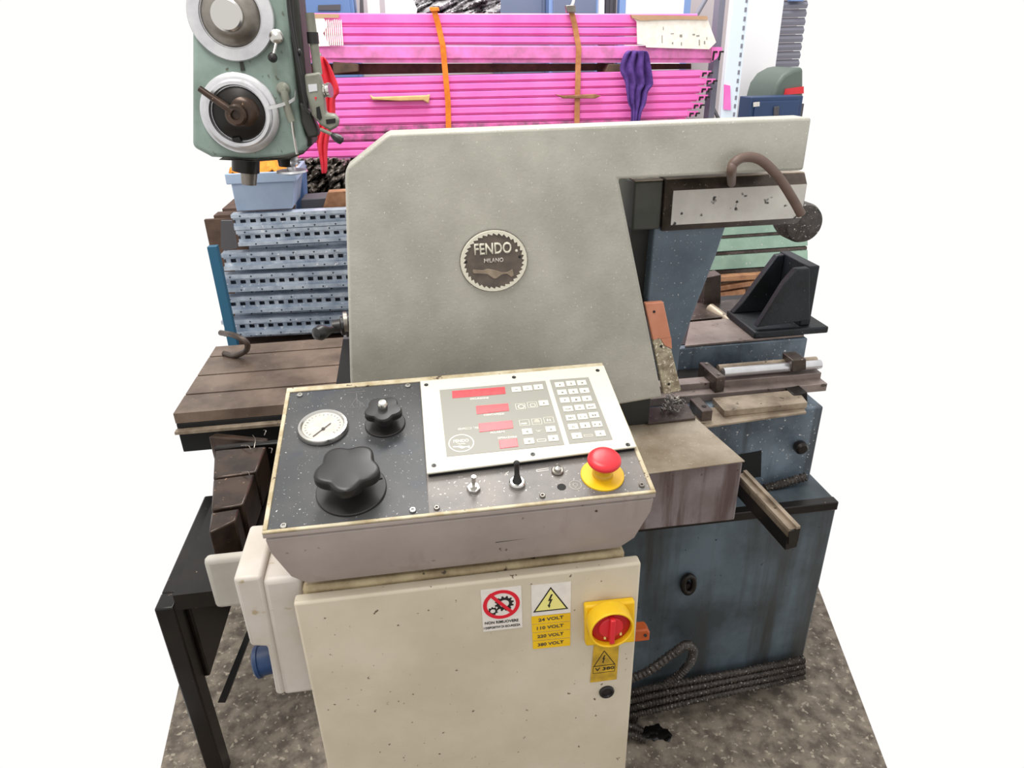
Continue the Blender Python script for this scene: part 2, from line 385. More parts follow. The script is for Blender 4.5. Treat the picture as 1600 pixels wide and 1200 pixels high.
ZB = P(458, 914, Y=.786).z
MB().loft([ring4(.012, .02, .02, .045, ZB+.0), ring4(.033, .036, .03, 0, ZB)] if False else [ring4(.036, .036, .03, 0, ZB), ring4(.02, .018, .01, 0, ZB+.03), ring4(.004, .004, .004, .033), ring4(.002, .002, .002, .011), ring4(.0045, .0045, .0045, .0105), ring4(.0045, .0045, .0045, .007), ring4(.0, .0, .0, .0065), ring4(.0, .0, .0, .0005)]).build('housing', 'mauve_paint', con, .0015)
rm = MB()
def bar(x0, x1, v0, v1, h):
    rm.poly([PO+PU*x0+PV*v0, PO+PU*x1+PV*v0, PO+PU*x1+PV*v1, PO+PU*x0+PV*v1], PN*h)
LV = (YB-YF)/cos(SL)
bar(X0, X1, 0, .005, .0035); bar(X0, X1, LV-.011, LV, .0035); bar(X0, X0+.006, .005, LV-.011, .0035); bar(X1-.006, X1, .005, LV-.011, .0035)
rm.build('rim', 'rim_worn', con, .001)
MB().poly([V((.075, YF+.0115, .988)), V((.255, YF+.0115, .994)), V((.255, YF+.0115, .9952)), V((.075, YF+.0115, .9895))], (0, .004, 0)).build('scratch', 'print_dark', con, smooth=False)
# plates
sx = pp(664, 700).x
lp_ = MB().poly([PO+PU*(X0+.006)+PV*.005, PO+PU*(sx-.0006)+PV*.005, PO+PU*(sx-.0006)+PV*(LV-.011), PO+PU*(X0+.006)+PV*(LV-.011)], PN*.0015).build('hydraulic_plate', 'navy_panel', con, label='dark navy plate carrying gauge and knobs')
rp = MB().poly([PO+PU*(sx+.0006)+PV*.005, PO+PU*(X1-.006)+PV*.005, PO+PU*(X1-.006)+PV*(LV-.011), PO+PU*(sx+.0006)+PV*(LV-.011)], PN*.0015).build('switch_plate', 'steel_panel', con, label='dull grey plate carrying switches')
h0 = .0015
def screw(x, y, h, parent, m='steel', r=.0042):
    c = pp(x, y, h)
    MB().lathe(c, PN, [(r, 0), (r, .0022), (r*.8, .003), (r*.5, .003), (r*.45, .001), (1e-4, .001)], 14).build('screw', m, parent)
for x, y in ((469, 618), (637.5, 603.5), (443.5, 822.5), (645, 798)): screw(x, y, h0, lp_, 'chrome', .0045)
for x, y in ((682.5, 794.5), (847.5, 775.5), (1002.5, 759)): screw(x, y, h0, rp, 'steel', .004)
# pressure gauge
gc = pp(505, 668.5, .004)
ga = MB().lathe(gc-PN*.004, PN, [(.0375, .0025), (.0378, .006), (.036, .010), (.0325, .0105), (.0305, .008), (1e-4, .008)], 48).build('pressure_gauge', 'chrome', con)
MB().lathe(gc+PN*.0041, PN, [(.0303, 0), (.0303, .0003)], 40).build('dial_face', 'gauge_face', ga)
a, c = pp(489, 682, .0094), pp(517, 661, .0094); d = (c-a).normalized()
g = MB().obox((a+c)/2, d, PN.cross(d), PN, (c-a).length, .0013, .0004); g.cyl(pp(505, 670, .0094), pp(505, 670, .0094)+PN*.001, .0025); g.build('needle', 'print_dark', ga, smooth=False)
g = MB()
for k in range(21):
    a = radians(-45+270*k/20); u = PU*cos(a)+PV*sin(a); l = .004 if k % 5 == 0 else .0022
    g.obox(gc+PN*.0045+u*(.0268-l/2), u, PN.cross(u), PN, l, .0006, .0003)
g.build('dial_marks', 'print_dark', ga, smooth=False)
# lobed knobs
def lobed(c, r, n, rot, th, dome):
    seg = 120; rings = []
    for rs, h in ((.84, 0), (.97, .0015), (1, .004), (1, th-.004), (.985, th-.0015), (.94, th), (.84, th+dome*.4), (.5, th+dome*.9), (.2, th+dome), (.02, th+dome)):
        R = []
        for i in range(seg):
            a = 2*pi*i/seg; k = 0.5+0.5*cos(n*(a-rot)); sh = .80+.20*k**.75
            sh = sh if rs > .8 else .9+(sh-.9)*rs*.6
            R.append(c+PN*h+(PU*cos(a)+PV*sin(a))*r*sh*rs)
        rings.append(R)
    return MB().loft(rings)
dk = pp(549.5, 766, h0)
kb = MB().lathe(dk, PN, [(.0475, 0), (.0475, .003), (.0465, .004), (.016, .004), (.014, .012), (.014, .030)], 56).build('large_knob', 'knob_black', con, label='large black star knob with round dial plate')
kc = dk+PN*.029
lobed(kc, .0445, 5, radians(-92), .017, .0012).build('star_grip', 'black_plastic', kb)
a, c = pp(577, 752, h0+.0045), pp(597.5, 747, h0+.0045); d = (c-a).normalized()
MB().obox((a+c)/2, d, PN.cross(d), PN, (c-a).length, .0016, .0008).build('pointer', 'black_rubber', kb)
dk = pp(602, 663, h0)
kb = MB().lathe(dk, PN, [(.0305, 0), (.0305, .0025), (.0295, .0035), (.011, .0035), (.0105, .012), (.0105, .021)], 44).build('small_knob', 'knob_black', con, label='small black star knob with bright centre stud')
lobed(dk+PN*.0195, .0285, 5, radians(-90), .0135, .0006).build('star_grip', 'black_plastic', kb)
MB().lathe(dk+PN*.0335, PN, [(.0072, 0), (.0072, .0085), (.0055, .011), (1e-4, .0113)], 24).build('stud', 'chrome', kb)
# engraved flow scale
g = MB()
for a, c in (((543, 614.5), (571, 611.5)), ((546, 638), (556, 623)), ((556, 623), (570, 635)), ((557, 614), (558, 630)), ((546, 638), (571, 636)), ((550, 631), (553, 637)), ((562, 628), (563, 636))):
    p, q = pp(*a, h0), pp(*c, h0); d = (q-p).normalized(); g.obox((p+q)/2, d, PN.cross(d), PN, (q-p).length, .0008, .0003)
g.build('engraved_scale', 'steel_panel', lp_, smooth=False)
# switch plate fittings
ks = MB().lathe(pp(740, 765, h0), PN, [(.0095, 0), (.0095, .0045), (.0085, .0055), (.0055, .0055), (.0055, .009), (.0045, .009)], 6).build('toggle_switch', 'chrome', con, smooth=False, label='bare chrome toggle switch with hexagonal nut')
MB().cyl(pp(740, 765, h0)+PN*.007, pp(740.5, 754, h0+.012)+PN*.012, .0024, .0034).build('toggle_lever', 'chrome', ks)
js = MB().lathe(pp(808, 757, h0), PN, [(.0112, 0), (.0112, .005), (.0095, .007), (.007, .007), (.0065, .005)], 28).build('joystick', 'chrome', con, label='small black stick lever in chrome collar')
jb = pp(808, 757, h0)
MB().lathe(jb+PN*.0045, PN*.9+PV*.25, [(.0066, 0), (.0058, .006), (.0036, .012), (.0036, .028), (.0045, .031), (.003, .033)], 18).build('stick', 'black_plastic', js)
bt = MB().lathe(pp(871, 737, h0), PN, [(.0088, 0), (.0088, .003), (.0075, .0042), (.006, .0042)], 28).build('push_button', 'steel', con, label='small round steel push button')
MB().lathe(pp(871, 737, h0)+PN*.004, PN, [(.0055, 0), (.005, .004), (.003, .0055), (1e-4, .006)], 20).build('button_cap', 'chrome', bt)
MB().lathe(pp(877.5, 761, h0), PN, [(.0062, 0), (.0062, .0003)], 24).build('empty_hole', 'black_rubber', rp)
MB().ring(pp(899, 758, h0), PN, .0075, .009, .0003, 32).build('ring_mark', 'print_grey', rp)
MB().ring(pp(899, 758, h0), PN, .0025, .0036, .0003, 20).build('ring_mark', 'print_grey', rp)
g = MB()
for a, c in (((838, 734.5), (857, 731.5)), ((839, 737), (857, 734.5)), ((838, 734.5), (839, 737)), ((749, 754), (750.5, 751)), ((756, 753), (757.5, 750)), ((718, 771), (722, 770)), ((709, 755), (712, 752)), ((790, 740), (795, 737)), ((787, 764), (789, 762)), ((884, 738), (887, 735))):
    p, q = pp(*a, h0), pp(*c, h0); d = (q-p).normalized(); g.obox((p+q)/2, d, PN.cross(d), PN, (q-p).length, .0009, .0003)
g.build('printed_marks', 'sticker_white', rp, smooth=False)
# emergency stop
ec = pp(941, 743, h0)
es = MB().lathe(ec, PN, [(.0305, 0), (.0305, .0022), (.0295, .003), (.013, .003)], 48).build('emergency_stop', 'yellow', con, label='red mushroom emergency stop on yellow disc')
MB().lathe(ec+PN*.003, PN, [(.0145, 0), (.0145, .004), (.0125, .006), (.0125, .016), (.0135, .018)], 32).build('collar', 'yellow_dirty', es)
MB().lathe(ec+PN*.018, PN, [(.012, 0), (.0125, .004), (.0215, .008), (.0235, .0115), (.0232, .0145), (.0205, .018), (.015, .0198), (.008, .0205), (1e-4, .0208)], 48).build('mushroom_head', 'estop_red', es)
# keypad plate
HK = .011
kq = [pp(656.5, 595.3, HK), pp(943.5, 571, HK), pp(994.5, 697.5, HK), pp(667, 739.5, HK)]
kp = MB().poly(kq, -PN*.003).build('keypad_plate', 'ivory', con, .0006, label='ivory keypad plate with red displays')
ck = sum(kq, V())/4
MB().poly([ck+(p-ck)*.985-PN*.0032 for p in kq], -PN*(HK-.0032-.0016)).build('shadow_spacer', 'black_rubber', con)  # black filler stands in for the shadowed slot under the plate
def k4(x, y): return (640+x/4, 560+y/4)
def kpt(x, y, h=0): return pp(*k4(x, y), HK+.0001+h)
for pl in ([(187, 198), (848, 140), (968, 540), (232, 615)], [(875, 135), (1118, 118), (1270, 508), (998, 535)]):
    MB().poly([kpt(*p) for p in pl], PN*.0004).build('membrane', 'print_grey', kp, .0015)
KU = (kpt(1118, 118)-kpt(875, 135)).normalized(); KV = PN.cross(KU)
keys = [(667, 195, '-'), (737, 187, '~'), (805, 180, '+'), (838, 280, '+'), (735, 458, '<'), (882, 443, '>'), (747, 518, '<'), (898, 500, '>'),
        (938, 165, '1'), (1008, 157, '2'), (1076, 153, '3'), (953, 213, '4'), (1023, 208, '5'), (1093, 202, '6'), (970, 262, '7'), (1040, 258, '8'), (1108, 252, '9'),
        (990, 316, 'CLR'), (1062, 308, '0'), (1133, 302, 'ENT'), (1008, 372, 'SET'), (1081, 365, ': :'), (1152, 355, 'II'), (1022, 428, 'O'), (1097, 420, 'I'), (1172, 412, '[ ]'), (1045, 485, 'V'), (1192, 470, 'A')]
for x, y, s in keys:
    c = kpt(x, y, .0004); MB().obox(c, KU, KV, PN, .0152, .0128, .0009).build('key', 'key_white', kp, .0012)
    wd = {1: .0035, 2: .006, 3: .009}[len(s)]
    if s in 'I1-': wd = .0016 if s != '-' else .004
    hh = .0009 if s == '-' else (.0015 if s == '~' else .0042 if len(s) == 1 else .003)
    text('legend', s, c+PN*.0009-KV*.001, KU, KV, PN, wd, hh, 'legend_ink', kp, .0002)
def outline(c, w, h, t, nm, m='key_white'):
    g = MB()
    for du, dv, a, b_ in ((0, h/2, w, t), (0, -h/2, w, t), (w/2, 0, t, h), (-w/2, 0, t, h)): g.obox(c+KU*du+KV*dv, KU, KV, PN, a, b_, .0003)
    return g.build(nm, m, kp, smooth=False)
for x, y in ((693, 300), (767, 290), (718, 402), (795, 395), (870, 385)): outline(kpt(x, y, .0004), .0146, .0128, .0007, 'icon_frame')
MB().ring(kpt(697, 301, .0004), PN, .0038, .0052, .0003, 24).build('icon', 'key_white', kp)
MB().cyl(kpt(795, 398, .0004), kpt(795, 398, .0007), .0048).build('icon', 'key_white', kp)
outline(kpt(770, 293, .0004), .0075, .0065, .0011, 'icon')
MB().obox(kpt(715, 408, .0004), KU, KV, PN, .009, .003, .0003).build('icon', 'key_white', kp)
for dx in (-8, 8): MB().obox(kpt(870+dx, 386, .0004), KU, KV, PN, .002, .005, .0003).build('icon', 'key_white', kp)
text('legend', '"W"', kpt(808, 455, .0004), KU, KV, PN, .009, .005, 'key_white', kp)
outline(kpt(825, 512, .0004), .0125, .0048, .0011, 'icon'); outline(kpt(1117, 482, .0004), .0125, .0036, .0007, 'icon')
for pl in ([(265, 205), (595, 178), (600, 222), (268, 250)], [(415, 298), (615, 282), (622, 328), (420, 350)], [(432, 408), (640, 388), (648, 437), (437, 462)], [(558, 512), (670, 500), (680, 552), (566, 565)]):
    MB().poly([kpt(*p, .0004) for p in pl], PN*.0006).build('display', 'led_red', kp, .0006, label='red number display')
for s, x, y, w in (('ESCURSIONE', 437, 250, 115), ('CONTAPEZZI', 527, 350, 128), ('ALLARMI', 548, 461, 92), ('OPERAZIONI', 610, 494, 118), ('OUT', 325, 441, 45), ('TAG', 413, 434, 34)):
    a, c = kpt(x-w/2, y+w*.033, .0004), kpt(x+w/2, y-w*.033, .0004)
    text('lettering', s, (a+c)/2, (c-a).normalized(), PN.cross((c-a).normalized()), PN, (c-a).length, .0040, 'print_white', kp, .0003)
outline(kpt(367, 438, .0004), .0085, .0035, .0007, 'icon')
lc = kpt(323, 530, .0004)
MB().ring(lc, PN, .0172, .0186, .0004, 48).build('emblem_ring', 'print_white', kp)
text('lettering', 'FENDO', lc+KV*.005, KU, KV, PN, .0225, .0065, 'print_white', kp, .0003)
text('lettering', 'MILANO', lc-KV*.0015, KU, KV, PN, .0115, .0028, 'print_white', kp, .0003)
def sawshape(c, k, u, v, n, th):
    pts = [(-1, .09), (-.98, .17), (-.55, .12), (-.2, .16), (.1, .05), (.3, -.03), (.62, -.05), (.85, -.2), (.8, -.02), (.5, .02), (.45, -.15), (.15, -.27), (0, -.24), (-.22, -.02), (-.55, 0), (-.95, .02)]
    pts = [(-1, .1), (-.98, .2), (-.5, .14), (-.28, .2), (.1, .1), (.38, -.01), (.65, -.02), (.9, .1), (.96, -.2), (.84, -.27), (.62, -.1), (.4, -.12), (.1, -.3), (-.02, -.29), (-.3, -.06), (-.6, -.02), (-.95, .02)]
    return MB().poly([c+u*(x*k)+v*(y*k) for x, y in pts], n*th)
sawshape(lc-KV*.0078, .0125, KU, KV, PN, .0003).build('emblem_saw', 'print_white', kp, smooth=False)
for x, y in ((666, 601.5), (803, 589.7), (933.7, 579), (981, 695), (832.5, 710), (678, 727.5)):
    MB().lathe(pp(x, y, HK), PN, [(.0034, 0), (.0034, .0008), (.0018, .0009), (1e-4, .0003)], 14).build('screw', 'black_plastic', kp)

# ================================================================== PLASTIC JUNCTION BOX (left of cabinet)
jb_ = thing('junction_box', 'white plastic junction box hanging on the left side of cabinet', 'electrical box', (-.25, .86, .7))
Yj = .80
bx = [P(408, 903, Y=Yj), P(449, 1086, Y=Yj)]
base = MB().loft([[V((-.262, Yj, .706)), V((-.2005, Yj, .706)), V((-.2005, Yj+.13, .706)), V((-.262, Yj+.13, .706))],
                  [V((-.2555, Yj, .935)), V((-.2005, Yj, .935)), V((-.2005, Yj+.13, .935)), V((-.2555, Yj+.13, .935))]]).build('base', 'white_plastic', jb_, .008, 3)
lid = [(363, 905), (408, 901), (446, 1086), (431, 1087), (417, 1012), (391, 1011)]
MB().px(lid, Yj-.001, .125).build('lid', 'white_plastic', jb_, .006, 3)
sc_ = P(404, 1034, Y=Yj+.05)
so = MB().lathe(sc_+V((.0, 0, 0)), (-1, -.05, -.12), [(.023, -.05), (.023, -.004), (.0255, -.003), (.0255, .002), (.022, .005), (1e-4, .005)], 28).build('plug_socket', 'blue_plastic', jb_, label='blue capped plug socket')

# ================================================================== BAND SAW
saw = thing('band_saw', 'large grey and blue industrial band saw behind the console', 'machine', (.5, 1.4, 0))
YC = 1.2
def cpt(x, y): return P(x, y, Y=YC)
zr = (P(606, 210, Y=YC).z+P(1250, 186, Y=YC).z)/2; XE = .705
cov = [(550, 640), (547, 590), (539, 275), (541, 262), (603, 212), (610, 208.5)]
pts = PL(cov, Y=YC)
pts += [V((XE, YC, pts[-1].z)), V((XE, YC, P(967, 280, Y=YC).z)), P(967, 280, Y=YC), P(1035, 621, Y=YC), P(960, 634, Y=YC)]
MB().box(-.1, .468, 1.257, 1.30, .83, .955).build('dark_gap_fill', 'olive_dark', saw)  # added dark box standing in for the shaded gap below the cover
cover = MB().poly(pts, (0, .06, 0)).build('bow_cover', 'hammer_grey', saw, .005, 3)
bk = []
cxm, czm = .3, 1.25
for p in pts: bk.append(V((p.x+(.02 if p.x < 0 else (-.004 if p.x < .6 else 0)), YC+.06, p.z-(.045 if p.z > 1.42 else 0))))
MB().poly(bk, (0, .11, 0)).build('bow_frame', 'hammer_grey', saw, .004)
MB().box(pts[0].x+.02, .47, YC+.10, YC+.165, .868, P(900, 640, Y=YC).z+.01).build('blade_housing', 'olive_dark', saw)
# badge
ba, bl, br, bt_, bb = P(771, 406, Y=YC), P(718, 406, Y=YC), P(824, 406, Y=YC), P(771, 358, Y=YC), P(771, 455, Y=YC)
rx, rz = (br.x-bl.x)/2, (bt_.z-bb.z)/2; bc = V(((br.x+bl.x)/2, YC, (bt_.z+bb.z)/2))
def ell(r, a, dy): return bc+V((r*rx*cos(a), dy, r*rz*sin(a)))
n = 72
badge = MB().loft([[ell(1, 2*pi*i/n, 0) for i in range(n)], [ell(1, 2*pi*i/n, -.003) for i in range(n)], [ell(.98, 2*pi*i/n, -.004) for i in range(n)]]).build('maker_badge', 'badge_dark', saw, label='round saw blade badge with raised maker lettering')
rb = MB(); NT = 36; m_ = NT*2; o1, i1, o2, i2 = [], [], [], []
for k in range(m_):
    a = 2*pi*(k//2)/NT+(2*pi/NT*.22 if k % 2 else 0); ri = .83 if k % 2 else .90
    for lst, r, dy in ((o1, .985, -.0038), (i1, ri, -.0038), (o2, .97, -.006), (i2, ri, -.006)): lst.append(rb.b.verts.new(ell(r, a, dy)))
for k in range(m_):
    j = (k+1) % m_
    for p, q in ((o1, o2), (o2, i2), (i2, i1), (i1, o1)): rb.b.faces.new((p[k], p[j], q[j], q[k]))
rb.build('toothed_rim', 'ivory', badge, smooth=False)
a, c = P(740.5, 388.5, Y=YC), P(798.5, 385.5, Y=YC)
text('lettering', 'FENDO', (a+c)/2+V((0, -.0038, 0)), EX, EZ, V(FR), (c-a).length, .0205, 'ivory', badge, .0028)
a, c = P(756, 406.5, Y=YC), P(786, 404.5, Y=YC)
text('lettering', 'MILANO', (a+c)/2+V((0, -.0038, 0)), EX, EZ, V(FR), (c-a).length, .0078, 'gauge_face', badge, .0018)
sawshape(P(771, 424.5, Y=YC)+V((0, -.0038, 0)), .038, EX, EZ, V(FR), .0022).build('saw_relief', 'tan_steel', badge, .0004)
for x, y, m in ((728, 409, 'black_plastic'), (812, 401, 'black_plastic'), (807, 391.5, 'ivory')):
    MB().lathe(P(x, y, Y=YC-.0038), FR, [(.0026, 0), (.0024, .0012), (1e-4, .002)], 12).build('rivet', m, badge)
# blade guide strip
MB().px([(1008, 474), (1037, 472), (1049, 528), (1020, 532)], YC+.012, .012).build('orange_guard', 'orange_guard', saw, .002, label='faded orange strip at the blade guard')
MB().px([(1020.3, 532.5), (1030, 526), (1038, 540), (1049.3, 546), (1065, 611), (1037, 616)], YC+.012, .012).build('crusted_guard', 'chip_crust', saw, .002, label='guard strip crusted with metal chips')
MB().px([(1030, 525.5), (1049, 528), (1050, 545), (1038.5, 539.5)], YC+.0125, .011).build('orange_guard', 'orange_guard', saw)
for x, y in ((1022, 487), (1033, 541), (1045, 600)): MB().lathe(P(x, y, Y=YC+.012), FR, [(.0028, 0), (.0026, .0012), (1e-4, .0012)], 12).build('screw', 'black_plastic', saw)
# guide arm beam and bracket
YM = 1.3
b0, b1 = P(1043, 296, Y=YM), P(1036, 357, Y=YM); XB = .775
zt_, zb_ = P(1043, 281, Y=YM+.014).z, P(1036, 361, Y=YM+.014).z
MB().loft([[V((b0.x+.0, YM+.014, zb_)), V((XB, YM+.014, zb_)), V((XB, YM+.014, zt_)), V((b0.x, YM+.014, zt_))],
           [V((b0.x, YM+.2, zb_)), V((XB, YM+.2, zb_)), V((XB, YM+.2, zt_)), V((b0.x, YM+.2, zt_))]]).build('guide_beam', 'worn_steel', saw)
MB().box(b0.x+.002, XB, YM+.016, YM+.2, zt_, zt_+.002).build('lit_beam_top', 'tan_steel', saw)  # tan slab paints the light falling on the beam's top
MB().loft([[V((b0.x, YM+.014, zb_)), V((XB, YM+.014, zb_)), V((XB, YM+.014, zt_)), V((b0.x, YM+.014, zt_))],
           [V((b0.x+.011, YM, zb_+.014)), V((XB, YM, zb_+.014)), V((XB, YM, zt_-.018)), V((b0.x+.011, YM, zt_-.018))]]).build('beam_edge', 'worn_steel', saw)
MB().box(b0.x+.012, XB-.001, YM-.0008, YM+.001, zb_+.0145, zt_-.0185).build('painted_face', 'white_chipped', saw, label='chipped white face of guide beam')
MB().box(b0.x-.06, b0.x-.001, YM+.02, YM+.2, 1.275, zt_-.002).build('beam_end_block', 'olive_grey', saw, .004)
MB().box(b0.x-.058, b0.x-.002, YM+.022, YM+.19, zt_-.002, zt_).build('lit_block_top', 'tan_steel', saw)  # lighter tan cap, the block's lit top put into colour
MB().box(.38, XB, YM+.2, YM+.24, 1.30, 1.43).build('beam_carrier', 'olive_dark', saw)
YK = 1.325
k = PL([(1022.7, 355), (1137, 345), (1118, 402), (1092, 468), (1063, 545), (1058, 590), (1040, 600), (1012, 467)], Y=YK)
MB().poly(k, (0, .12, 0)).build('guide_bracket', 'slate_paint', saw, .003)
MB().px([(986, 352), (1024, 352), (1011, 468), (1009, 500), (985, 500)], YK+.03, .08).build('bracket_cheek', 'olive_dark', saw)
# left tension lever
tl = MB().lathe(P(545, 508, Y=YC+.05), (-1, -.1, .02), [(.022, -.03), (.022, .006), (.018, .007), (.018, .014), (.013, .016), (.011, .03), (.006, .032)], 28).build('tension_hub', 'black_plastic', saw)
MB().lathe(P(543, 503, Y=YC+.04), (-1, -.1, .02), [(.0195, 0), (.0195, .007)], 28).build('steel_collar', 'steel', saw)
MB().lathe(P(520, 515, Y=YC+.02), P(484, 524, Y=YC-.02)-P(520, 515, Y=YC+.02), [(.006, 0), (.0075, .010), (.0125, .022), (.0140, .030), (.011, .040), (1e-4, .045)], 22).build('lever_knob', 'black_plastic', saw, label='black ball handle')
MB().px([(536, 530), (548, 530), (548, 600), (525, 600)], YC+.06, .03).build('hub_stay', 'dark_sheet', saw)
# covered trough box
ZX = .866
tp = PL([(985, 743), (1164, 720), (1086, 652), (960, 664)], Z=ZX)
tb = MB().poly(tp, (0, 0, -.003)).build('trough_lid', 'oily_box', saw, .001)
fr_, fl_ = tp[1], V((tp[0].x-.06, tp[0].y, ZX))
bz = P(1154, 811, Y=tp[1].y).z
fl2 = V((.22, tp[1].y, ZX))
MB().poly([V((.26, tp[1].y+.002, ZX-.0035)), V((tp[1].x-.002, tp[1].y+.002, ZX-.0035)), V((tp[2].x-.002, tp[2].y, ZX-.0035)), V((.26, tp[2].y, ZX-.0035))], (0, 0, bz-ZX)).build('trough_body', 'streaked_side', saw, .004)
MB().pz([(1013, 661), (1087, 653), (1074, 630), (990, 640)], ZX+.006, .006).build('wear_plate', 'worn_steel', saw, .001)
# bed and sump
YU = 1.32
MB().box(.40, .92, YU, 1.58, .30, .832).build('bed', 'dusty_blue', saw, .004)
MB().pz([(1092, 668), (1260, 644), (1247, 622), (1082, 640)], .836, .004).build('bed_way', 'tan_steel', saw)
MB().box(.41, .915, YU+.075, 1.578, .8325, .8345).build('bed_top', 'oily_black', saw)
MB().px([(1146, 712), (1190, 704), (1189, 745), (1146, 750)], YU-.001, .02).build('access_opening', 'flat_black', saw, .0)
YH = 1.22; zl = P(1186, 797, Y=YH).z
MB().box(.22, .935, YH, YU+.1, .035, zl).build('sump_tank', 'hull_blue', saw, .005)
MB().box(.40, .935, YH-.004, YH+.02, zl-.022, zl+.001).build('sump_lip', 'oily_black', saw, .002)
for x0 in (.3, .84): MB().box(x0, x0+.07, YH+.02, YH+.09, 0, .035).build('foot', 'dark_sheet', saw)
MB().pz([(1132, 641.8), (1262, 628.5), (1246, 608.5), (1113, 621.5)], .852, .016).build('slide_plate', 'tan_steel', saw, .0015)
MB().pz([(1078, 623), (1097, 643), (1114, 641), (1093, 620)], .862, .028).build('stop_block', 'worn_steel', saw, .0015)
MB().lathe(P(1100, 635, Z=.8622), (0, 0, 1), [(.0058, 0), (.0058, .0004)], 18).build('bolt_hole', 'black_rubber', saw)
ya = P(1064, 600, Z=.868).y
MB().box(.50, .97, ya-.035, ya+.0, .832, .853).build('guide_rail', 'mauve_steel', saw, .0015)
MB().box(.50, .97, ya-.004, ya+.03, .832, .868).build('guide_rail', 'mauve_steel', saw, .0015)
MB().pz([(1092, 566), (1106, 565), (1134, 588), (1120, 591)], .893, .04).build('rod_end_block', 'worn_steel', saw, .002)
for x, y in ((1104, 568.5), (1123, 585)): MB().lathe(P(x, y, Z=.8932), (0, 0, 1), [(.004, 0), (.0035, .002)], 12).build('bolt', 'steel', saw)
ra = P(1130, 582, Z=.885); MB().cyl(ra, V((.97, ra.y+.0, ra.z)), .0115).build('piston_rod', 'bright_steel', saw)
MB().cyl(ra+V((-.005, .02, .002)), V((.97, ra.y+.02, ra.z+.002)), .01).build('guide_rod', 'tan_steel', saw)
yt = P(1065, 540, Z=.893).y
MB().box(.55, 1.03, yt, 1.98, .5, .885).build('rear_bed', 'dusty_blue', saw, .003)
MB().box(.56, 1.03, yt+.02, 1.98, .885, .887).build('rear_bed_top', 'oily_black', saw)
MB().pz([(1070, 540), (1256, 523), (1240, 488), (1078, 503)], .8932, .006).build('rear_table_plate', 'mauve_steel', saw, .001)
MB().pz([(1075, 500), (1242, 485), (1228, 460), (1080, 474)], .8932, .006).build('rear_table_plate', 'worn_steel', saw, .001)
MB().px([(1238, 563), (1260, 561), (1260, 578), (1238, 582)], ra.y-.02, .05).build('rod_clamp', 'worn_steel', saw, .002)
MB().px([(1240, 617), (1262, 613), (1262, 632), (1240, 634)], YU+.03, .04).build('end_stop', 'oily_black', saw, .002)
MB().lathe(P(1247, 695, Y=YU), FR, [(.012, 0), (.016, .006), (.016, .018), (.011, .024), (1e-4, .025)], 20).build('clamp_knob', 'oily_black', saw)
# vise jaw
YJ = P(1141, 500, Z=.8935).y; Yn = yt+.005
vx0 = P(1141, 500, Z=.8935).x; 
vj = thing('vise_jaw', 'dark blue cast vise jaw with triangular gussets on the rear table', 'vise', (vx0+.1, (YJ+Yn)/2, .8935))
jx = P(1220, 440, Y=YJ).x; zj = P(1220, 397, Y=YJ).z
MB().box(vx0, jx+.075, Yn, YJ+.03, .8935, .9125).build('base', 'dark_blue_cast', vj, .004)
MB().box(jx, jx+.03, Yn+.02, YJ+.03, .9125, zj).build('jaw_plate', 'dark_blue_cast', vj, .003)
MB().poly([V((vx0+.005, YJ, .9125)), V((vx0+.03, YJ, .9125+.03)), V((jx-.022, YJ, zj-.004)), V((jx, YJ, zj-.002)), V((jx, YJ, .9125))], (0, .022, 0)).build('gusset', 'dark_blue_cast', vj, .003)
gx = P(1182, 514, Y=Yn).x
gp = PL([(1183, 512), (1226, 443), (1245, 421), (1266, 419), (1266, 500)], Y=Yn+.005)
MB().poly(gp, (0, .022, 0)).build('gusset', 'dark_blue_cast', vj, .003)
# rear stand, shaft, hand wheel
MB().px([(1099, 488), (1101, 434), (1127, 429), (1126, 480)], 1.90, .05).build('rear_post', 'worn_steel', saw, .002)
MB().cyl(P(1110, 482, Y=1.86), P(1150, 512, Y=1.74), .0155, seg=24).build('feed_shaft', 'tan_steel', saw)
MB().lathe(P(1254, 348, Y=1.62), FR, [(.045, -.07), (.05, -.05), (.05, .0), (.046, .012), (.02, .016), (1e-4, .017)], 36).build('knurled_drum', 'rubber_hose', saw, label='dark knurled drum under the guide beam')
# lifting eye
ec = P(1076, 913, Y=YH-.012)
g = MB(); nn = 24; rr = []
for i in range(nn):
    a = 2*pi*i/nn; p = ec+V((.0135*cos(a), .002*sin(a), .0235*sin(a))); q = V((cos(a), 0, sin(a)))
    rr.append([p+(q*cos(b_)+V((0, 1, 0))*sin(b_))*.0075 for b_ in [2*pi*j/10 for j in range(10)]])
g.loft(rr+[rr[0]]); g.cyl(ec+V((0, 0, -.012)), ec+V((0, .016, -.012)), .012); g.build('lifting_eye', 'oily_black', saw, label='grimy black lifting eye')
# gutter
Zg = .80
gl0, gl1 = P(1150, 738, Z=Zg), P(1233, 827, Z=Zg); gr0, gr1 = P(1158, 722, Z=Zg), P(1251, 822, Z=Zg)
dv = V((0, 0, -.018)); W_ = (gr1-gl1); W_.z = 0
g = MB()
g.poly([gl0, gl1, gl1+W_*.16, gl0+W_*.16], dv); g.poly([gl0+W_*.0+V((0, 0, -.006)), gl1+V((0, 0, -.006)), gl1+W_*1.0+V((0, 0, -.006)), gl0+W_*1.0+V((0, 0, -.006))], (0, 0, -.012))
g.poly([gl0+W_*.68, gl1+W_*.68, gl1+W_*1.0, gl0+W_*1.0], dv)
g.build('drip_gutter', 'tan_steel', saw)
MB().poly([gl1+V((0, -.001, 0))+dv*.3, gl1+W_+V((0, -.001, 0))+dv*.3, gl1+W_+V((.0, -.001, -.035)), gl1+V((0.004, -.001, -.035))], (0, .004, 0)).build('gutter_end', 'oily_black', saw)
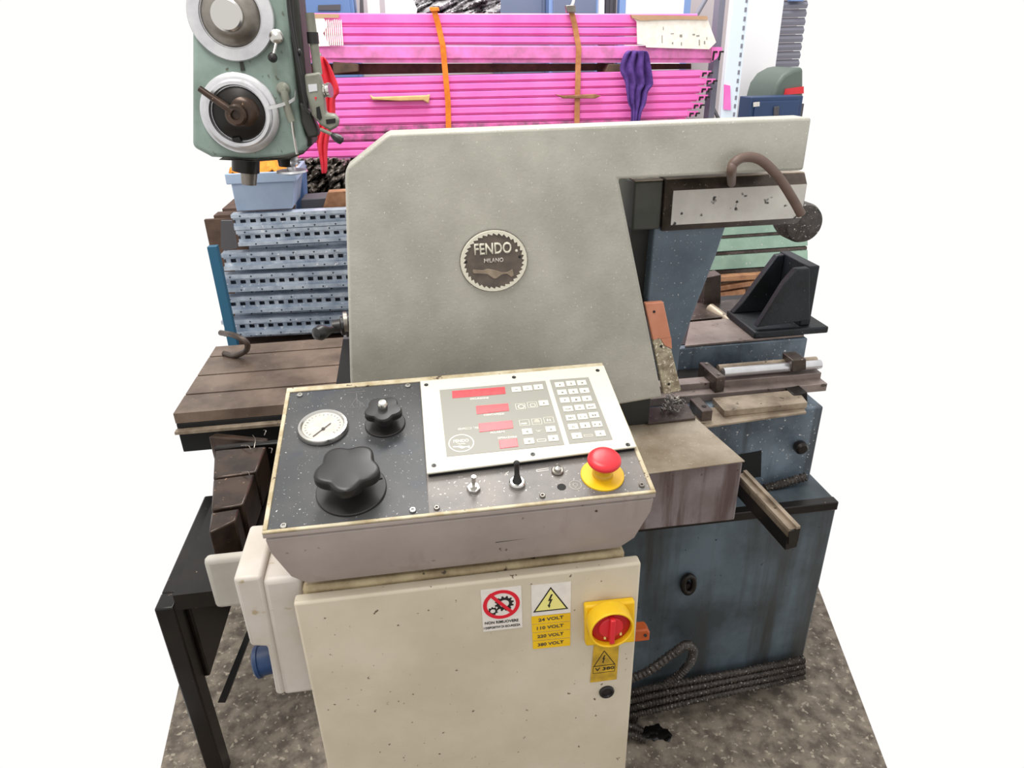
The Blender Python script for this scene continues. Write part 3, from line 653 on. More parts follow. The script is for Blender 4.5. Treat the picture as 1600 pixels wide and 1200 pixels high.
MB().poly([gl0+dv, gl1+dv, gl1+W_+dv, gl0+W_+dv], (0, 0, -.03)).build('gutter_bracket', 'oily_black', saw)
# swarf
g = MB()
for i in range(90):
    u, w = random.random(), random.random(); p = P(1040+u*34-w*8, 622+w*24, Z=ZX+.007)
    a = random.random()*pi; g.obox(p+V((0, 0, random.random()*.02*(1-abs(u-.5)))), (cos(a), sin(a), .3), (-sin(a), cos(a), .2), (0, 0, 1), .008, .003, .001)
tag(g.build('swarf_pile', 'steel', smooth=False), 'small pile of bright metal chips below the blade guard', 'metal chips', kind='stuff')

# hoses ----------------------------------------------------------------------
bh = PL([(1143, 273), (1146, 256), (1163, 246), (1188, 250), (1215, 275), (1237, 308), (1252, 335)], Y=1.175)
bh = [P(1143, 287, Y=1.31), P(1143, 270, Y=1.187)]+bh[1:]
tag(MB().tube(bh, .0085, 12).build('coolant_hose', 'brown_hose'), 'brown rubber hose arching over the white guide beam', 'hose')
def conduit(pts, r, label, name='corrugated_hose', grp='ribbed hoses beside the saw base'):
    Lh = sum((V(b_)-V(a)).length for a, b_ in zip(pts, pts[1:])); st_ = max(4, int(Lh/(len(pts)-1)/.0042))
    return tag(MB().tube(pts, r, 10, st_, .24).build(name, 'rubber_hose'), label, 'hose', grp)
names = ['topmost of the four ribbed hoses running along the saw base', 'second ribbed hose from the top along the saw base', 'third ribbed hose from the top along the saw base', 'lowest ribbed hose running along the saw base']
for i in range(4):
    Yq = 1.195-.004*i; oy = 12.5*i
    conduit([P(965, 1088+oy*.9, Y=Yq), P(1020, 1074+oy*.95, Y=Yq), P(1110, 1058+oy*.8, Y=Yq), P(1200, 1041+oy*.75, Y=Yq), P(1256, 1030+oy*.7, Y=Yq)], .0102, names[i])
conduit([P(970, 1066, Y=1.14), P(1010, 1050, Y=1.13), P(1050, 1022, Y=1.13), P(1072, 1008, Y=1.15), P(1083, 1016, Y=1.17), P(1078, 1035, Y=1.18), P(1060, 1055, Y=1.18), P(1035, 1072, Y=1.17)], .0118, 'dark ribbed hose bent into a loop beside the cabinet')
for x, y, xe, lb in ((970, 1118, 994, 'upper hose stub lying on the floor behind the cabinet'), (968, 1134, 1003, 'middle hose stub lying on the floor behind the cabinet'), (968, 1148, 1008, 'lowest hose stub lying on the floor behind the cabinet')):
    conduit([P(x-12, y, Z=.03), P((x+xe)/2, y+1, Z=.022), P(xe, y+8, Z=.011)], .0108, lb, grp='hose stubs on the floor')
conduit([P(1150, 805, Y=1.27), P(1180, 786, Y=1.27), P(1220, 780, Y=1.28), P(1258, 772, Y=1.28)], .012, 'lower ribbed hose on the ledge behind the gutter', grp='hoses on the ledge')
conduit([P(1195, 763, Y=1.295), P(1225, 755, Y=1.295), P(1258, 745, Y=1.295)], .0115, 'upper ribbed hose on the ledge behind the gutter', grp='hoses on the ledge')
oc = thing('orange_connector', 'small orange plastic connector beside the cabinet edge', 'connector', P(1000, 995, Y=1.0))
MB().px([(985, 987), (1012, 984), (1016, 989), (1015, 1001), (987, 1004)], .98, .025).build('shell', 'orange_plastic', oc, .003)
MB().cyl(P(1008.5, 993, Y=.98), P(1008.5, 993, Y=.977), .0032).build('pin', 'black_plastic', oc)
g = MB()
for x, y, r in ((1013, 1144, .014), (1022, 1142, .017), (1032, 1147, .015), (1039, 1148, .014), (1027, 1137, .01), (1043, 1154, .008), (1019, 1150, .012)): g.blob(P(x, y, Z=.002), r*1.25, r*1.1, .0028)
tag(g.build('oil_sludge', 'oil'), 'black oily sludge patch on the floor by the hose stubs', 'oil', kind='stuff')

# ================================================================== LEFT: OILY MACHINE BED, T-SLOT TABLE
om = thing('machine_base', 'pale cast machine base with oily dark blocks in its tray, left of the console', 'machine', (-.5, 1.4, 0))
ZM = .70
outer = PL([(412, 770), (398, 846), (384, 858), (340, 868)], Z=ZM)
Xo = outer[1].x; Yo = outer[2].y
MB().box(-.475, -.27, 1.165, 1.19, .57, ZM).build('front_wall', 'pale_cast', om, .012, 3)
MB().box(-.325, -.285, 1.19, 1.62, .57, ZM).build('side_wall', 'pale_cast', om, .008, 3)
MB().box(-.56, -.325, 1.19, 1.62, .56, .60).build('tray_floor', 'oily_black', om)
MB().box(-.56, -.285, 1.62, 1.64, .56, ZM).build('rear_wall', 'oily_black', om, .004)
MB().box(-.61, -.57, 1.20, 1.25, 0, .56).build('leg', 'oily_black', om, .004)
MB().box(-.30, -.24, 1.56, 1.62, 0, .56).build('leg', 'oily_black', om, .004)
MB().box(-.61, -.56, 1.25, 1.62, .30, .56).build('apron', 'oily_black', om, .004)
for pl, z in (([(325, 682), (417, 690), (419, 684), (338, 676)], .70), ([(335, 704), (350, 702), (416, 697), (400, 737), (350, 744), (333, 747)], .715), ([(333, 749), (398, 740), (380, 788), (330, 796)], .715), ([(330, 801), (374, 794), (368, 813), (350, 822), (326, 832)], .715)):
    MB().pz(pl, z, .10).build('block', 'oily_brown', om, .004)
g = MB()
for x0, y0, x1, y1 in ((395, 680, 397, 700), (377, 696, 392, 702), (378, 738, 390, 742), (420, 700, 424, 708), (412, 672, 413, 680)):
    g.tube([P(x0, y0, Z=.72), P((x0+x1)/2+3, (y0+y1)/2-3, Z=.727), P(x1, y1, Z=.72)], .0012, 6, 5)
tag(g.build('metal_curls', 'steel'), 'thin bright metal curls lying on the oily dark blocks', 'metal chips', kind='stuff')
tag(MB().poly([P(386, 985, Y=1.3), P(392, 992, Y=1.3), P(352, 1098, Y=1.14), P(340, 1098, Y=1.14)], (0, .03, -.01)).build('steel_bar', 'oily_black'), 'dark steel bar leaning beside the white junction box', 'bar')

ZT = .75
yf, yb = P(350, 641, Z=ZT).y, P(500, 529, Z=ZT).y
tt = thing('slotted_table', 'brown slotted steel machine table below the drill head', 'table', (-.45, (yf+yb)/2, 0))
ys = [yf, P(350, 612, Z=ZT).y, P(350, 584, Z=ZT).y, P(350, 556, Z=ZT).y, yb]
for a, c in zip(ys, ys[1:]): MB().box(-.68, -.262, a+.004, c-.004, ZT-.03, ZT).build('table_rib', 'table_brown', tt)
MB().box(-.68, -.24, yf+.004, yb, ZT-.12, ZT-.031).build('table_body', 'flat_black', tt, .003)
MB().box(-.261, -.225, yf, yb, ZT-.05, ZT-.012).build('end_trough', 'worn_steel', tt, .002)
MB().box(-.68, -.2, yf-.02, yf, ZT-.052, ZT-.044).build('front_ledge', 'tan_steel', tt)
MB().box(-.62, -.32, yf+.06, yb-.06, 0, ZT-.12).build('column', 'oily_black', tt, .01)
tag(MB().tube([P(350, 552, Z=ZT+.006), P(365, 556, Z=ZT+.006), P(384, 548, Z=ZT+.03), P(385, 535, Z=ZT+.07), P(366, 524, Z=ZT+.09), P(345, 520, Z=ZT+.08)], .009, 10).build('clamp_bracket', 'worn_steel'), 'bent rusty clamp bracket on the left of the brown table', 'clamp')
tp_ = thing('teal_post', 'teal painted steel post with dark plate left of the galvanised profiles', 'post', (P(352, 528, Y=2.38).x, 2.4, 0))
q3 = P(368, 528, Y=2.38)
MB().box(q3.x-.03, q3.x, 2.38, 2.41, 0, P(350, 385, Y=2.38).z).build('post', 'teal_paint', tp_)
MB().px([(345, 345), (362, 345), (370, 388), (352, 392), (345, 388)], 2.365, .014).build('dark_plate', 'dark_sheet', tp_)

# ================================================================== DRILL HEAD
YR = 1.95
dr = thing('radial_drill', 'pale green radial drill head with big steel dials at the left', 'machine', P(400, 245, Y=YR))
hd = [(300, -30), (446, -30), (452, 60), (459, 118), (466, 165), (474, 200), (480, 226), (474, 240), (450, 247), (400, 250), (330, 246), (300, 230)]
MB().px(hd, YR, .22).build('head_casting', 'drill_green', dr, .012, 4)
MB().px([(440, -30), (464, -30), (478, 118), (488, 228), (470, 232), (450, 118)], YR+.03, .14).build('side_cover', 'olive_dark', dr, .004)
MB().px([(352, 245), (392, 249), (440, 243), (474, 235), (476, 240), (452, 249), (400, 253), (340, 250)], YR-.002, .2).build('dark_lower_lip', 'olive_dark', dr, .004)  # darker strip along the casting's lower edge
pxm = (P(400, 30, Y=YR)-P(399, 30, Y=YR)).length
dc = P(362, 25, Y=YR)
D1 = MB().lathe(dc, FR, [(67*pxm, 0), (67*pxm, .01), (65*pxm, .014), (48*pxm, .016), (47*pxm, .012), (40*pxm, .012)], 64).build('speed_dial', 'bright_steel', dr, label='big bright steel speed dial')
MB().lathe(dc+V((0, -.012, 0)), FR, [(46*pxm, 0), (40*pxm, .012), (30*pxm, .02), (25*pxm, .022)], 48).build('dial_step', 'steel', D1)
MB().lathe(dc+V((0, -.02, 0)), FR, [(24*pxm, 0), (24*pxm, .035), (21*pxm, .04), (1e-4, .041)], 40).build('dial_hub', 'chrome', D1)
dc = P(376, 177, Y=YR)
D2 = MB().lathe(dc, FR, [(64*pxm, 0), (64*pxm, .008), (61*pxm, .012), (54*pxm, .013), (54*pxm, .03), (51*pxm, .034), (46*pxm, .034), (44*pxm, .02), (1e-4, .02)], 64).build('feed_dial', 'bright_steel', dr, label='lower steel feed dial with dark recess')
MB().lathe(dc+V((0, -.0205, 0)), FR, [(43*pxm, 0), (42*pxm, .006), (30*pxm, .014), (20*pxm, .018), (18*pxm, .018)], 40).build('recess_dish', 'oily_black', D2)
MB().lathe(dc+V((0, -.03, 0)), FR, [(18*pxm, 0), (17*pxm, .03), (14*pxm, .034), (8*pxm, .034), (7*pxm, .02), (1e-4, .02)], 32).build('feed_hub', 'oily_brown', D2)
MB().lathe(dc+V((.012, -.022, .004)), FR, [(30*pxm, 0), (28*pxm, .008), (22*pxm, .016), (16*pxm, .02)], 36).build('hub_cone', 'oily_brown', D2)
MB().cyl(dc+V((-.006, -.055, .008)), dc+V((-.075, -.05, .062)), 7*pxm, 5*pxm).build('feed_arm', 'oily_brown', D2)
MB().px([(362, 216), (374, 214), (377, 222), (366, 225)], YR-.034, .01).build('stop_dog', 'oily_black', D2)
MB().strip([P(418, 169, Y=YR-.035), P(432, 166, Y=YR-.03), P(452, 160, Y=YR-.02), P(461, 154, Y=YR-.01), P(462, 142, Y=YR-.008)], (0, 0, 1), .008, .006, FR).build('index_bracket', 'bright_steel', dr)
MB().lathe(P(443, 139, Y=YR), FR, [(.0165, 0), (.0165, .01), (.011, .016), (.009, .024), (1e-4, .026)], 24).build('lever_pivot', 'drill_grey', dr)
MB().tube(PL([(444, 142), (447, 158), (451, 175), (456, 190)], Y=YR-.02), .0095, 12).build('clutch_lever', 'drill_grey', dr)
MB().tube(PL([(456, 190), (459, 212), (464, 241)], Y=YR-.02), .0035, 8).build('lever_rod', 'chrome', dr)
MB().lathe(P(434, 60, Y=YR), V(FR)+V((0, 0, .2)), [(.014, 0), (.014, .006), (.0165, .01), (.0165, .02), (.01, .026), (1e-4, .027)], 20).build('gear_knob', 'chrome', dr)
MB().cyl(P(431, 68, Y=YR-.02), P(427, 86, Y=YR-.03), .004).build('gear_lever', 'chrome', dr)
MB().lathe(P(426, 90, Y=YR-.03), FR, [(1e-4, -.012), (.009, -.008), (.0115, 0), (.009, .008), (1e-4, .012)], 18).build('lever_ball', 'black_plastic', dr)
MB().px([(374, 92), (377.5, 92), (383, 110), (376, 111)], YR-.004, .004).build('pointer_mark', 'olive_dark', dr)
# side feed gear column on the right
MB().tube(PL([(449, -20), (452, 20), (460, 70), (470, 120), (478, 168), (484, 178)], Y=YR-.03), .0042, 8).build('shift_rod', 'black_plastic', dr)
MB().tube(PL([(455, -20), (458, 30), (466, 80), (476, 130), (480, 160)], Y=YR-.015), .003, 8).build('shift_rod', 'black_plastic', dr)
MB().cyl(P(484, 20, Y=YR+.04), P(497, 116, Y=YR+.04), 7.5*pxm).build('feed_tube', 'drill_grey', dr)
MB().lathe(P(489, 60, Y=YR+.04), P(490, 68, Y=YR+.04)-P(488.5, 52, Y=YR+.04), [(9.5*pxm, -.014), (9.5*pxm, .012)], 20).build('tube_clamp', 'black_plastic', dr)
ax_ = P(462, 82, Y=YR-.02); MB().blob(ax_+V((.008, 0, 0)), .007, .007, .009, 2, 0).build('rod_joint', 'black_plastic', dr)
MB().px([(475, 116), (498, 113), (503, 130), (509, 178), (522, 179), (529, 187), (528, 198), (516, 205), (500, 195), (487, 180), (478, 145)], YR-.02, .05).build('feed_box', 'drill_grey', dr, .006, 3)
MB().px([(494, 168), (499, 166), (503, 184), (500, 188), (495, 184)], YR-.022, .004).build('box_slot', 'black_rubber', dr)
MB().px([(509, 187), (524, 185), (524, 192), (510, 194)], YR-.022, .004).build('box_slot', 'black_rubber', dr)
MB().px([(481, 132), (495, 131), (496, 142), (483, 144)], YR-.022, .003).build('scale_plate', 'bright_steel', dr)
MB().px([(491, 152), (495, 151.5), (493.4, 157)], YR-.0215, .002).build('red_arrow', 'estop_red', dr)
MB().px([(468, 160), (486, 178), (497, 205), (497, 214), (482, 216), (470, 190)], YR-.005, .06).build('gear_case', 'olive_dark', dr, .006, 3)
rl = MB().lathe(P(503, 142, Y=YR), P(513, 141, Y=YR-.005)-P(503, 142, Y=YR), [(.016, 0), (.016, .012), (.012, .013), (.012, .016), (.0175, .017), (.0175, .024)], 24).build('hand_roller', 'chrome', dr)
MB().tube(PL([(500, 202), (512, 207), (520, 211)], Y=YR-.03), .0045, 8).build('crank_arm', 'drill_grey', dr)
MB().lathe(P(518, 210, Y=YR-.03), P(532, 219, Y=YR-.035)-P(518, 210, Y=YR-.03), [(.005, 0), (.009, .008), (.0115, .02), (.0095, .03), (1e-4, .034)], 20).build('crank_knob', 'black_plastic', dr, label='glossy black crank knob')
MB().cyl(P(384, 243, Y=YR+.08), P(384, 268, Y=YR+.08), 24*pxm).build('quill', 'oily_black', dr)
MB().cyl(P(389, 266, Y=YR+.08), P(389, 288, Y=YR+.08), 15*pxm, 13*pxm).build('spindle', 'steel', dr)
MB().lathe(P(453, 247, Y=YR+.05), (0, 0, -1), [(.018, -.01), (.024, .004), (.02, .016), (.012, .022), (.012, .03), (.04, .031), (.042, .036), (.02, .042)], 32).build('lamp_disc', 'bright_steel', dr, label='small steel disc flange under the head')
MB().cyl(P(445, 243, Y=YR+.04), P(446, 260, Y=YR+.04), .022, .017).build('flange_boss', 'oily_black', dr)

# ================================================================== GALVANISED PROFILES, CRATE
YG = 2.5
def profile(pl, pr, hpx, label):
    a, c = P(*pl, Y=YG), P(*pr, Y=YG); d = (c-a).normalized(); up = EZ; hgt = (P(pl[0], pl[1], Y=YG)-P(pl[0], pl[1]+hpx, Y=YG)).length; L = (c-a).length
    t = thing('galvanised_profile', label, 'steel profile', (a+c)/2+V((0, 0, -hgt)), 'stacked perforated galvanised profiles')
    m = MB()
    def st(z0, z1, y0, y1, s0=0, s1=L): m.poly([a+d*s0+up*(-z0), a+d*s1+up*(-z0), a+d*s1+up*(-z1), a+d*s0+up*(-z1)][::1] if False else [a+d*s0+V((0, y0, -z0)), a+d*s1+V((0, y0, -z0)), a+d*s1+V((0, y0, -z1)), a+d*s0+V((0, y0, -z1))], (0, y1-y0, 0))
    h = hgt
    st(0, .22*h, 0, .05); st(.78*h, h, 0, .05); st(.22*h, .40*h, .020, .024); st(.62*h, .78*h, .020, .024)
    s = .008; p = .034
    while s < L-p:
        st(.40*h, .62*h, .020, .024, s, s+p*.45); s += p
    m.build('web', 'galvanised', t, smooth=False)
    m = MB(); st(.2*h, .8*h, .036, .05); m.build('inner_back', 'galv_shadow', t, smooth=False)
    m = MB(); s = .03
    while s < L-.02:
        for zz in (.11, .9): m.cyl(a+d*(s+(.03 if zz > .5 else 0))+V((0, .0005, -zz*h)), a+d*(s+(.03 if zz > .5 else 0))+V((0, -.0006, -zz*h)), .0032, seg=8)
        s += .072
    stuff(m.build('punched_holes', 'galv_shadow', t, smooth=False))
    return t
ord_ = ['topmost', 'second from top', 'third from top', 'fourth from top', 'fifth from top', 'lowest']
for k, (yl, h) in enumerate(((336, 24), (361, 24), (397, 26), (431, 26), (466, 25), (502, 24))):
    x0 = 345 if k > 1 else (360 if k == 0 else 368)
    profile((x0, yl), (556, yl-9.5), h, 'perforated galvanised steel profile, %s of the stack behind the brown table' % ord_[k])
rear = [o for o in C.objects if o.name.startswith('galvanised_profile')]
for k, o in enumerate(rear):
    copy_tree(o, (.02, .062, -.030), 'added perforated galvanised steel profile darkening the gaps behind the %s front profile' % ord_[k], 'added rear row of galvanised profiles')  # added row, placed so the gaps of the front stack stay dark
za, zb = P(400, 520, Y=YG).z, P(400, 333, Y=YG).z
gk = thing('pallet', 'dark timber bearers under the galvanised profile stack', 'pallet', (-.35, YG+.1, 0))
for x in (-.72, -.3): MB().box(x, x+.09, YG+.15, YG+.22, 0, zb-.03).build('bearer', 'dark_wood', gk)
MB().box(-.75, -.12, YG+.13, YG+.15, .1, zb-.04).build('dark_backing', 'dark_wood', gk)  # added dark board so nothing bright shows through the profiles
MB().box(-.70, -.12, YG+.0, YG+.125, za-.12, za-.065).build('bottom_bearer', 'dark_wood', gk)
cr = thing('plastic_crate', 'pale blue plastic crate on top of the galvanised profiles', 'crate', P(410, 330, Y=2.52))
q0, q1 = P(362, 287, Y=2.5), P(460, 283, Y=2.5); w0, w1 = P(369, 332, Y=2.5), P(456, 326, Y=2.5)
zq, zw = (q0.z+q1.z)/2, (w0.z+w1.z)/2
g = MB(); 
def rect(x0, x1, y0, y1, z): return [V((x0, y0, z)), V((x1, y0, z)), V((x1, y1, z)), V((x0, y1, z))]
g.loft([rect(w0.x, w1.x, 2.51, 2.72, zw), rect(q0.x, q1.x, 2.49, 2.74, zq), rect(q0.x+.008, q1.x-.008, 2.498, 2.732, zq), rect(w0.x+.008, w1.x-.008, 2.518, 2.71, zw+.01)])
g.build('bin', 'pale_blue_plastic', cr, .003)
g = MB(); zr_ = P(400, 270, Y=2.485).z
xa, xb = P(352, 280, Y=2.485).x, P(463, 280, Y=2.485).x
for bx0, bx1, by0, by1 in ((xa, xb, 2.485, 2.497), (xa, xb, 2.735, 2.747), (xa, xa+.012, 2.497, 2.735), (xb-.012, xb, 2.497, 2.735)): g.box(bx0, bx1, by0, by1, zq, zr_)
g.build('rim', 'pale_blue_plastic', cr, .003)
g = MB(); NU, NV = 16, 10; gr = []
for i in range(NU+1):
    row = []
    for j in range(NV+1):
        x = xa+.01+(xb-xa-.02)*i/NU; y = 2.5+.23*j/NV
        row.append(g.b.verts.new((x, y, zr_-.005+.035*(j/NV)+.014*sin(i*1.3+j*.8)+random.uniform(-.003, .003))))
    gr.append(row)
for i in range(NU):
    for j in range(NV): g.b.faces.new((gr[i][j], gr[i+1][j], gr[i+1][j+1], gr[i][j+1]))
o = g.build('orange_cloth', 'orange_cloth'); sm = o.modifiers.new('s', 'SOLIDIFY'); sm.thickness = .006
tag(o, 'crumpled orange cloth lying in the pale blue crate', 'cloth')
tag(MB().px([(466, 266), (474, 262), (477, 328), (461, 330)], 2.76, .1).build('blue_bin', 'blue_sheet', None, .006), 'blue plastic bin side just right of the pale blue crate', 'bin')
# clear film
def crumple(name, m, x0, x1, y0, y1, Yc, amp, nu, nv, fx, fy, sl=0.0):
    g = MB(); gr = []
    for i in range(nu+1):
        row = []
        for j in range(nv+1):
            t = V((i/nu*fx+j/nv*sl, j/nv*fy, 3.7)); d = 0
            for o_, a_ in ((1, 1), (2.1, .5), (4.3, .26)): d += a_*abs(noise.noise(t*o_))
            row.append(g.b.verts.new(P(x0+(x1-x0)*i/nu, y0+(y1-y0)*j/nv, Y=Yc+amp*(.5-d)-.12*j/nv)))
        gr.append(row)
    for i in range(nu):
        for j in range(nv): g.b.faces.new((gr[i][j], gr[i+1][j], gr[i+1][j+1], gr[i][j+1]))
    o = g.build(name, m); o.modifiers.new('s', 'SOLIDIFY').thickness = .003
    return o
o = crumple('plastic_film', 'clear_film', 458, 548, 247, 312, 3.06, .22, 70, 46, 5.5, 3.2, 2.5)
tag(o, 'crumpled clear plastic film below the pink beams at the left', 'plastic film')
tag(MB().px([(470, 312), (520, 308), (523, 329), (470, 331)], 2.62, .12).build('dark_bin', 'dark_sheet', None, .004), 'dark box on the profiles below the plastic film', 'box')
tag(MB().px([(512, 300), (545, 298), (545, 325), (504, 327)], 2.56, .05).build('wood_wedge', 'rust_wood', None, .003), 'brown wooden wedge on the profiles beside the saw cover', 'wood')

# ================================================================== RACK WITH PINK AND GREEN BEAMS
YP = 3.3
zs_ = P(500, 312, Y=2.93).z
rk = thing('storage_rack', 'pale blue steel storage rack with perforated upright at the right', 'rack', (.4, YP+.15, 0))
u0, u1 = P(1124, 190, Y=YP-.02), P(1142, 190, Y=YP-.02)
MB().box(u0.x, u1.x+.012, YP-.03, YP-.02, 0, 2.0).build('upright', 'upright_blue', rk, .002)
MB().box(u1.x+.012, u1.x+.02, YP-.03, YP+.05, 0, 2.0).build('upright_flange', 'upright_blue', rk)
MB().box(u0.x-.03, u0.x-.002, YP+.04, YP+.1, 0, 2.0).build('upright_return', 'shutter_grey', rk)
g = MB(); z = .3
while z < 1.98:
    g.box(u1.x+.002, u1.x+.012, YP-.0315, YP-.03, z, z+.018); z += .036
stuff(g.build('punched_slots', 'shutter_grey', rk, smooth=False))
MB().box(-.75, -.05, 2.90, YP+.3, zs_-.03, zs_-.012).build('shelf_board', 'dark_wood', rk)
MB().box(-.78, -.72, YP+.4, YP+.46, 0, 2.0).build('upright', 'upright_blue', rk)
zlow = P(540, 249, Y=YP).z
MB().box(-.75, u0.x-.031, YP+.02, YP+.10, zlow-.13, zlow-.055).build('rack_beam', 'shutter_grey', rk)
MB().box(-.75, u0.x-.031, YP+.02, YP+.10, .52, .60).build('rack_beam', 'shutter_grey', rk)
MB().box(-.75, u0.x, YP+.36, YP+.40, zlow-.13, zlow-.055).build('rack_beam', 'shutter_grey', rk)
p, q = P(1112, 165, Y=YP+.3), P(1126, 188, Y=YP+.1)
MB().cyl(P(1110, 160, Y=YP+.2), P(1128, 196, Y=YP+.05), .008).build('brace', 'dark_sheet', rk)
MB().cyl(P(1105, -5, Y=YP+.6), P(1088, 24, Y=YP+.6), .012).build('brace', 'shutter_grey', rk)

def pink(ptl, ptr, pbl, pbr, label, grp, m='pink_paint', hooks=True):
    tl_, tr_, bl_, br_ = P(*ptl, Y=YP), P(*ptr, Y=YP), P(*pbl, Y=YP), P(*pbr, Y=YP)
    t = thing('pink_beam', label, 'steel beam', (bl_+br_)/2, grp)
    def at(s, k, dy): return (tl_.lerp(tr_, s)).lerp(bl_.lerp(br_, s), k)+V((0, dy, 0))
    g = MB(); R = []
    for s in (0, 1):
        R.append([at(s, .02, .004), at(s, .10, 0), at(s, .70, 0), at(s, .80, .012), at(s, .97, .012), at(s, .97, .12), at(s, .02, .12)])
    g.loft(R); g.build('profile', m, t, smooth=False)
    if hooks:
        # end connector: plate with two dark hooks
        e0, e1 = at(1, .08, -.002), at(1, .92, -.002); w = .05
        h_ = (e0-e1).length
        MB().poly([e0, e1, e1+V((.02, 0, h_*.2)), e0+V((w, 0, -h_*.35)), e0+V((w, 0, -.002))], (0, .004, 0)).build('end_connector', 'pink_paint', t, smooth=False)
        for dx in (w-.012, w-.042):
            b0 = e0+V((dx, -.004, -h_*.28))
            MB().poly([b0, b0+V((.02, 0, .0)), b0+V((.02, 0, -.007)), b0+V((.007, 0, -.007)), b0+V((.005, 0, -h_*.62)), b0+V((-.002, 0, -h_*.62))], (0, .006, 0)).build('hook', 'oily_black', t, smooth=False)
    return t
ups = [(20, 42), (42, 56), (56, 70), (70, 99)]
for k, (a, c) in enumerate(ups):
    lb = ['topmost pink beam of the upper bundle', 'second pink beam from the top of the upper bundle', 'third pink beam from the top of the upper bundle', 'thick dusty pink beam at the bottom of the upper bundle'][k]
    xr = 1090 if k < 3 else 1112
    pink((476, a), (xr, a+1), (476, c), (xr, c), lb, 'pink beams of the upper bundle', 'pink_dusty' if k == 3 else 'pink_paint', hooks=(k == 3))
nm = ['topmost', 'second', 'third', 'fourth', 'fifth', 'sixth', 'seventh', 'eighth', 'ninth', 'lowest']
for k in range(10):
    yl = 122.4+12.6*k; yr = 110+12.5*k; xr = [1095, 1102, 1094, 1090, 1082, 1075, 1072, 1070, 1070, 1070][k]
    f = (xr-500)/560.0; yrr = yl+(yr-yl)*f
    lb = ('%s pink beam %s the lower bundle' % (nm[k], 'of' if k in (0, 9) else 'from the top of')) + (', dusty brown' if k in (6, 7) else '')
    pink((464, yl+.8), (xr, yrr), (464, yl+13.4), (xr, yrr+12.5), lb, 'pink beams of the lower bundle', 'pink_dirty' if k in (6, 7) else 'pink_paint', hooks=k < 8)
# bearers between bundles and an added board behind that keeps the gap dark
for x, lb, x2 in ((520, 'brown wooden bearer at the left of the gap between pink bundles', 560), (945, 'brown wooden bearer behind the purple cloth between pink bundles', 985)):
    tag(MB().px([(x, 96.5), (x2, 99.5), (x2, 112), (x, 116)] if x < 600 else [(x+6, 100), (x2, 99.5), (x2, 113), (x, 114)], YP+.004, .1).build('wooden_bearer', 'dark_wood', None, .004), lb, 'wood', 'bearers between the pink bundles')
tag(MB().px([(468, 99.5), (1080, 99.5), (1080, 108), (468, 118)], YP+.103, .02).build('gap_blocker', 'dark_wood'), 'added dark board blocking light through the gap between the pink bundles', 'board')
for x in (560, 1000):
    a = P(x, 252, Y=YP+.01); tag(MB().box(a.x-.04, a.x+.04, YP+.01, YP+.12, zlow-.055, zlow-.006).build('wooden_bearer', 'dark_wood'), 'wooden bearer under the lowest pink beam, %s end' % ('left' if x < 700 else 'right'), 'wood', 'bearers under the pink bundles')
# straps
def strap(px_, m, label):
    pts = PL(px_, Y=YP-.012); t = thing('lashing_strap', label, 'strap', pts[-1], 'lashing straps on the pink bundles')
    q = []
    for a, c in zip(pts, pts[1:]):
        for k in range(4): q.append(a.lerp(c, k/4)+V((0, -.002*sin(len(q)), 0)))
    MB().strip(q+[pts[-1]], EX, .024, .004, FR).build('webbing', m, t, smooth=False); return t
s1 = strap([(678, 15), (685, 40), (692, 72), (695, 105), (700, 160), (701, 210)], 'strap_orange', 'bright orange lashing strap around the pink bundles, left of the two')
MB().px([(671, 11), (685, 11), (687, 17), (673, 18)], YP-.03, .02).build('end_hook', 'strap_orange', s1, .002)
s2 = strap([(893, 20), (899, 45), (904, 75), (903, 110), (902, 150), (901, 210)], 'strap_tan', 'dull tan lashing strap with ratchet around the pink bundles, right of the two')
MB().px([(884, 8), (899, 8), (900, 19), (886, 20)], YP-.04, .03).build('ratchet', 'steel', s2, .003)
tag(MB().tube(PL([(893, 10), (896, 2), (897, -12)], Y=YP-.02), .006, 8).build('strap_tail', 'paper_white'), 'loose pale strap tail rising from the ratchet', 'strap')
tag(MB().px([(578, 148), (583, 152), (668, 149), (672, 147), (670, 162), (661, 157), (625, 158), (581, 156)], YP-.03, .03).build('wooden_batten', 'pale_wood', None, .004), 'pale wooden batten stuck in the lower pink bundle left of the straps', 'wood')
tag(MB().px([(867, 147), (880, 149.5), (930, 147), (940, 150), (930, 154), (880, 154)], YP-.035, .02).build('wooden_stick', 'rust_wood', None, .003), 'brown wooden stick behind the tan strap', 'wood')
# cardboard and papers
cb = thing('cardboard_wrap', 'white printed cardboard wrapped over the right end of upper pink bundle', 'cardboard', P(1050, 75, Y=YP-.02))
MB().px([(988, 26), (1105, 28), (1113, 50), (1119, 66), (1108, 77), (1040, 75), (1010, 74), (1008, 70), (996, 69), (995, 34)], YP-.018, .006).build('sheet', 'paper_white', cb)
MB().px([(986, 23), (1105, 25), (1106, 31), (1060, 30), (1000, 32), (988, 28)], YP-.026, .02).build('folded_top', 'cardboard', cb)
g = MB()
for x, y, w, h in ((1034, 55, 1.2, 12), (1048, 52, 5, 1), (1062, 54, 4, 4), (1036, 42, 1, 5), (1082, 53, 4, 2), (1088, 55, 5, 2), (1092, 62, 1.5, 9), (1100, 64, 2, 5), (1064, 66, 1.5, 5), (1050, 66, 2, 3), (1104, 58, 1, 4)):
    g.px([(x, y), (x+w, y-.3), (x+w, y+h), (x, y+h)], YP-.0192, .001)
g.build('faded_print', 'print_grey', cb, smooth=False)
pw = thing('paper_wrap', 'torn white paper wrap at the left end of upper pink bundle', 'paper', P(505, 75, Y=YP-.02))
MB().px([(474, 27), (505, 27), (512, 40), (505, 52), (515, 72), (482, 73)], YP-.016, .006).build('sheet', 'paper_white', pw)
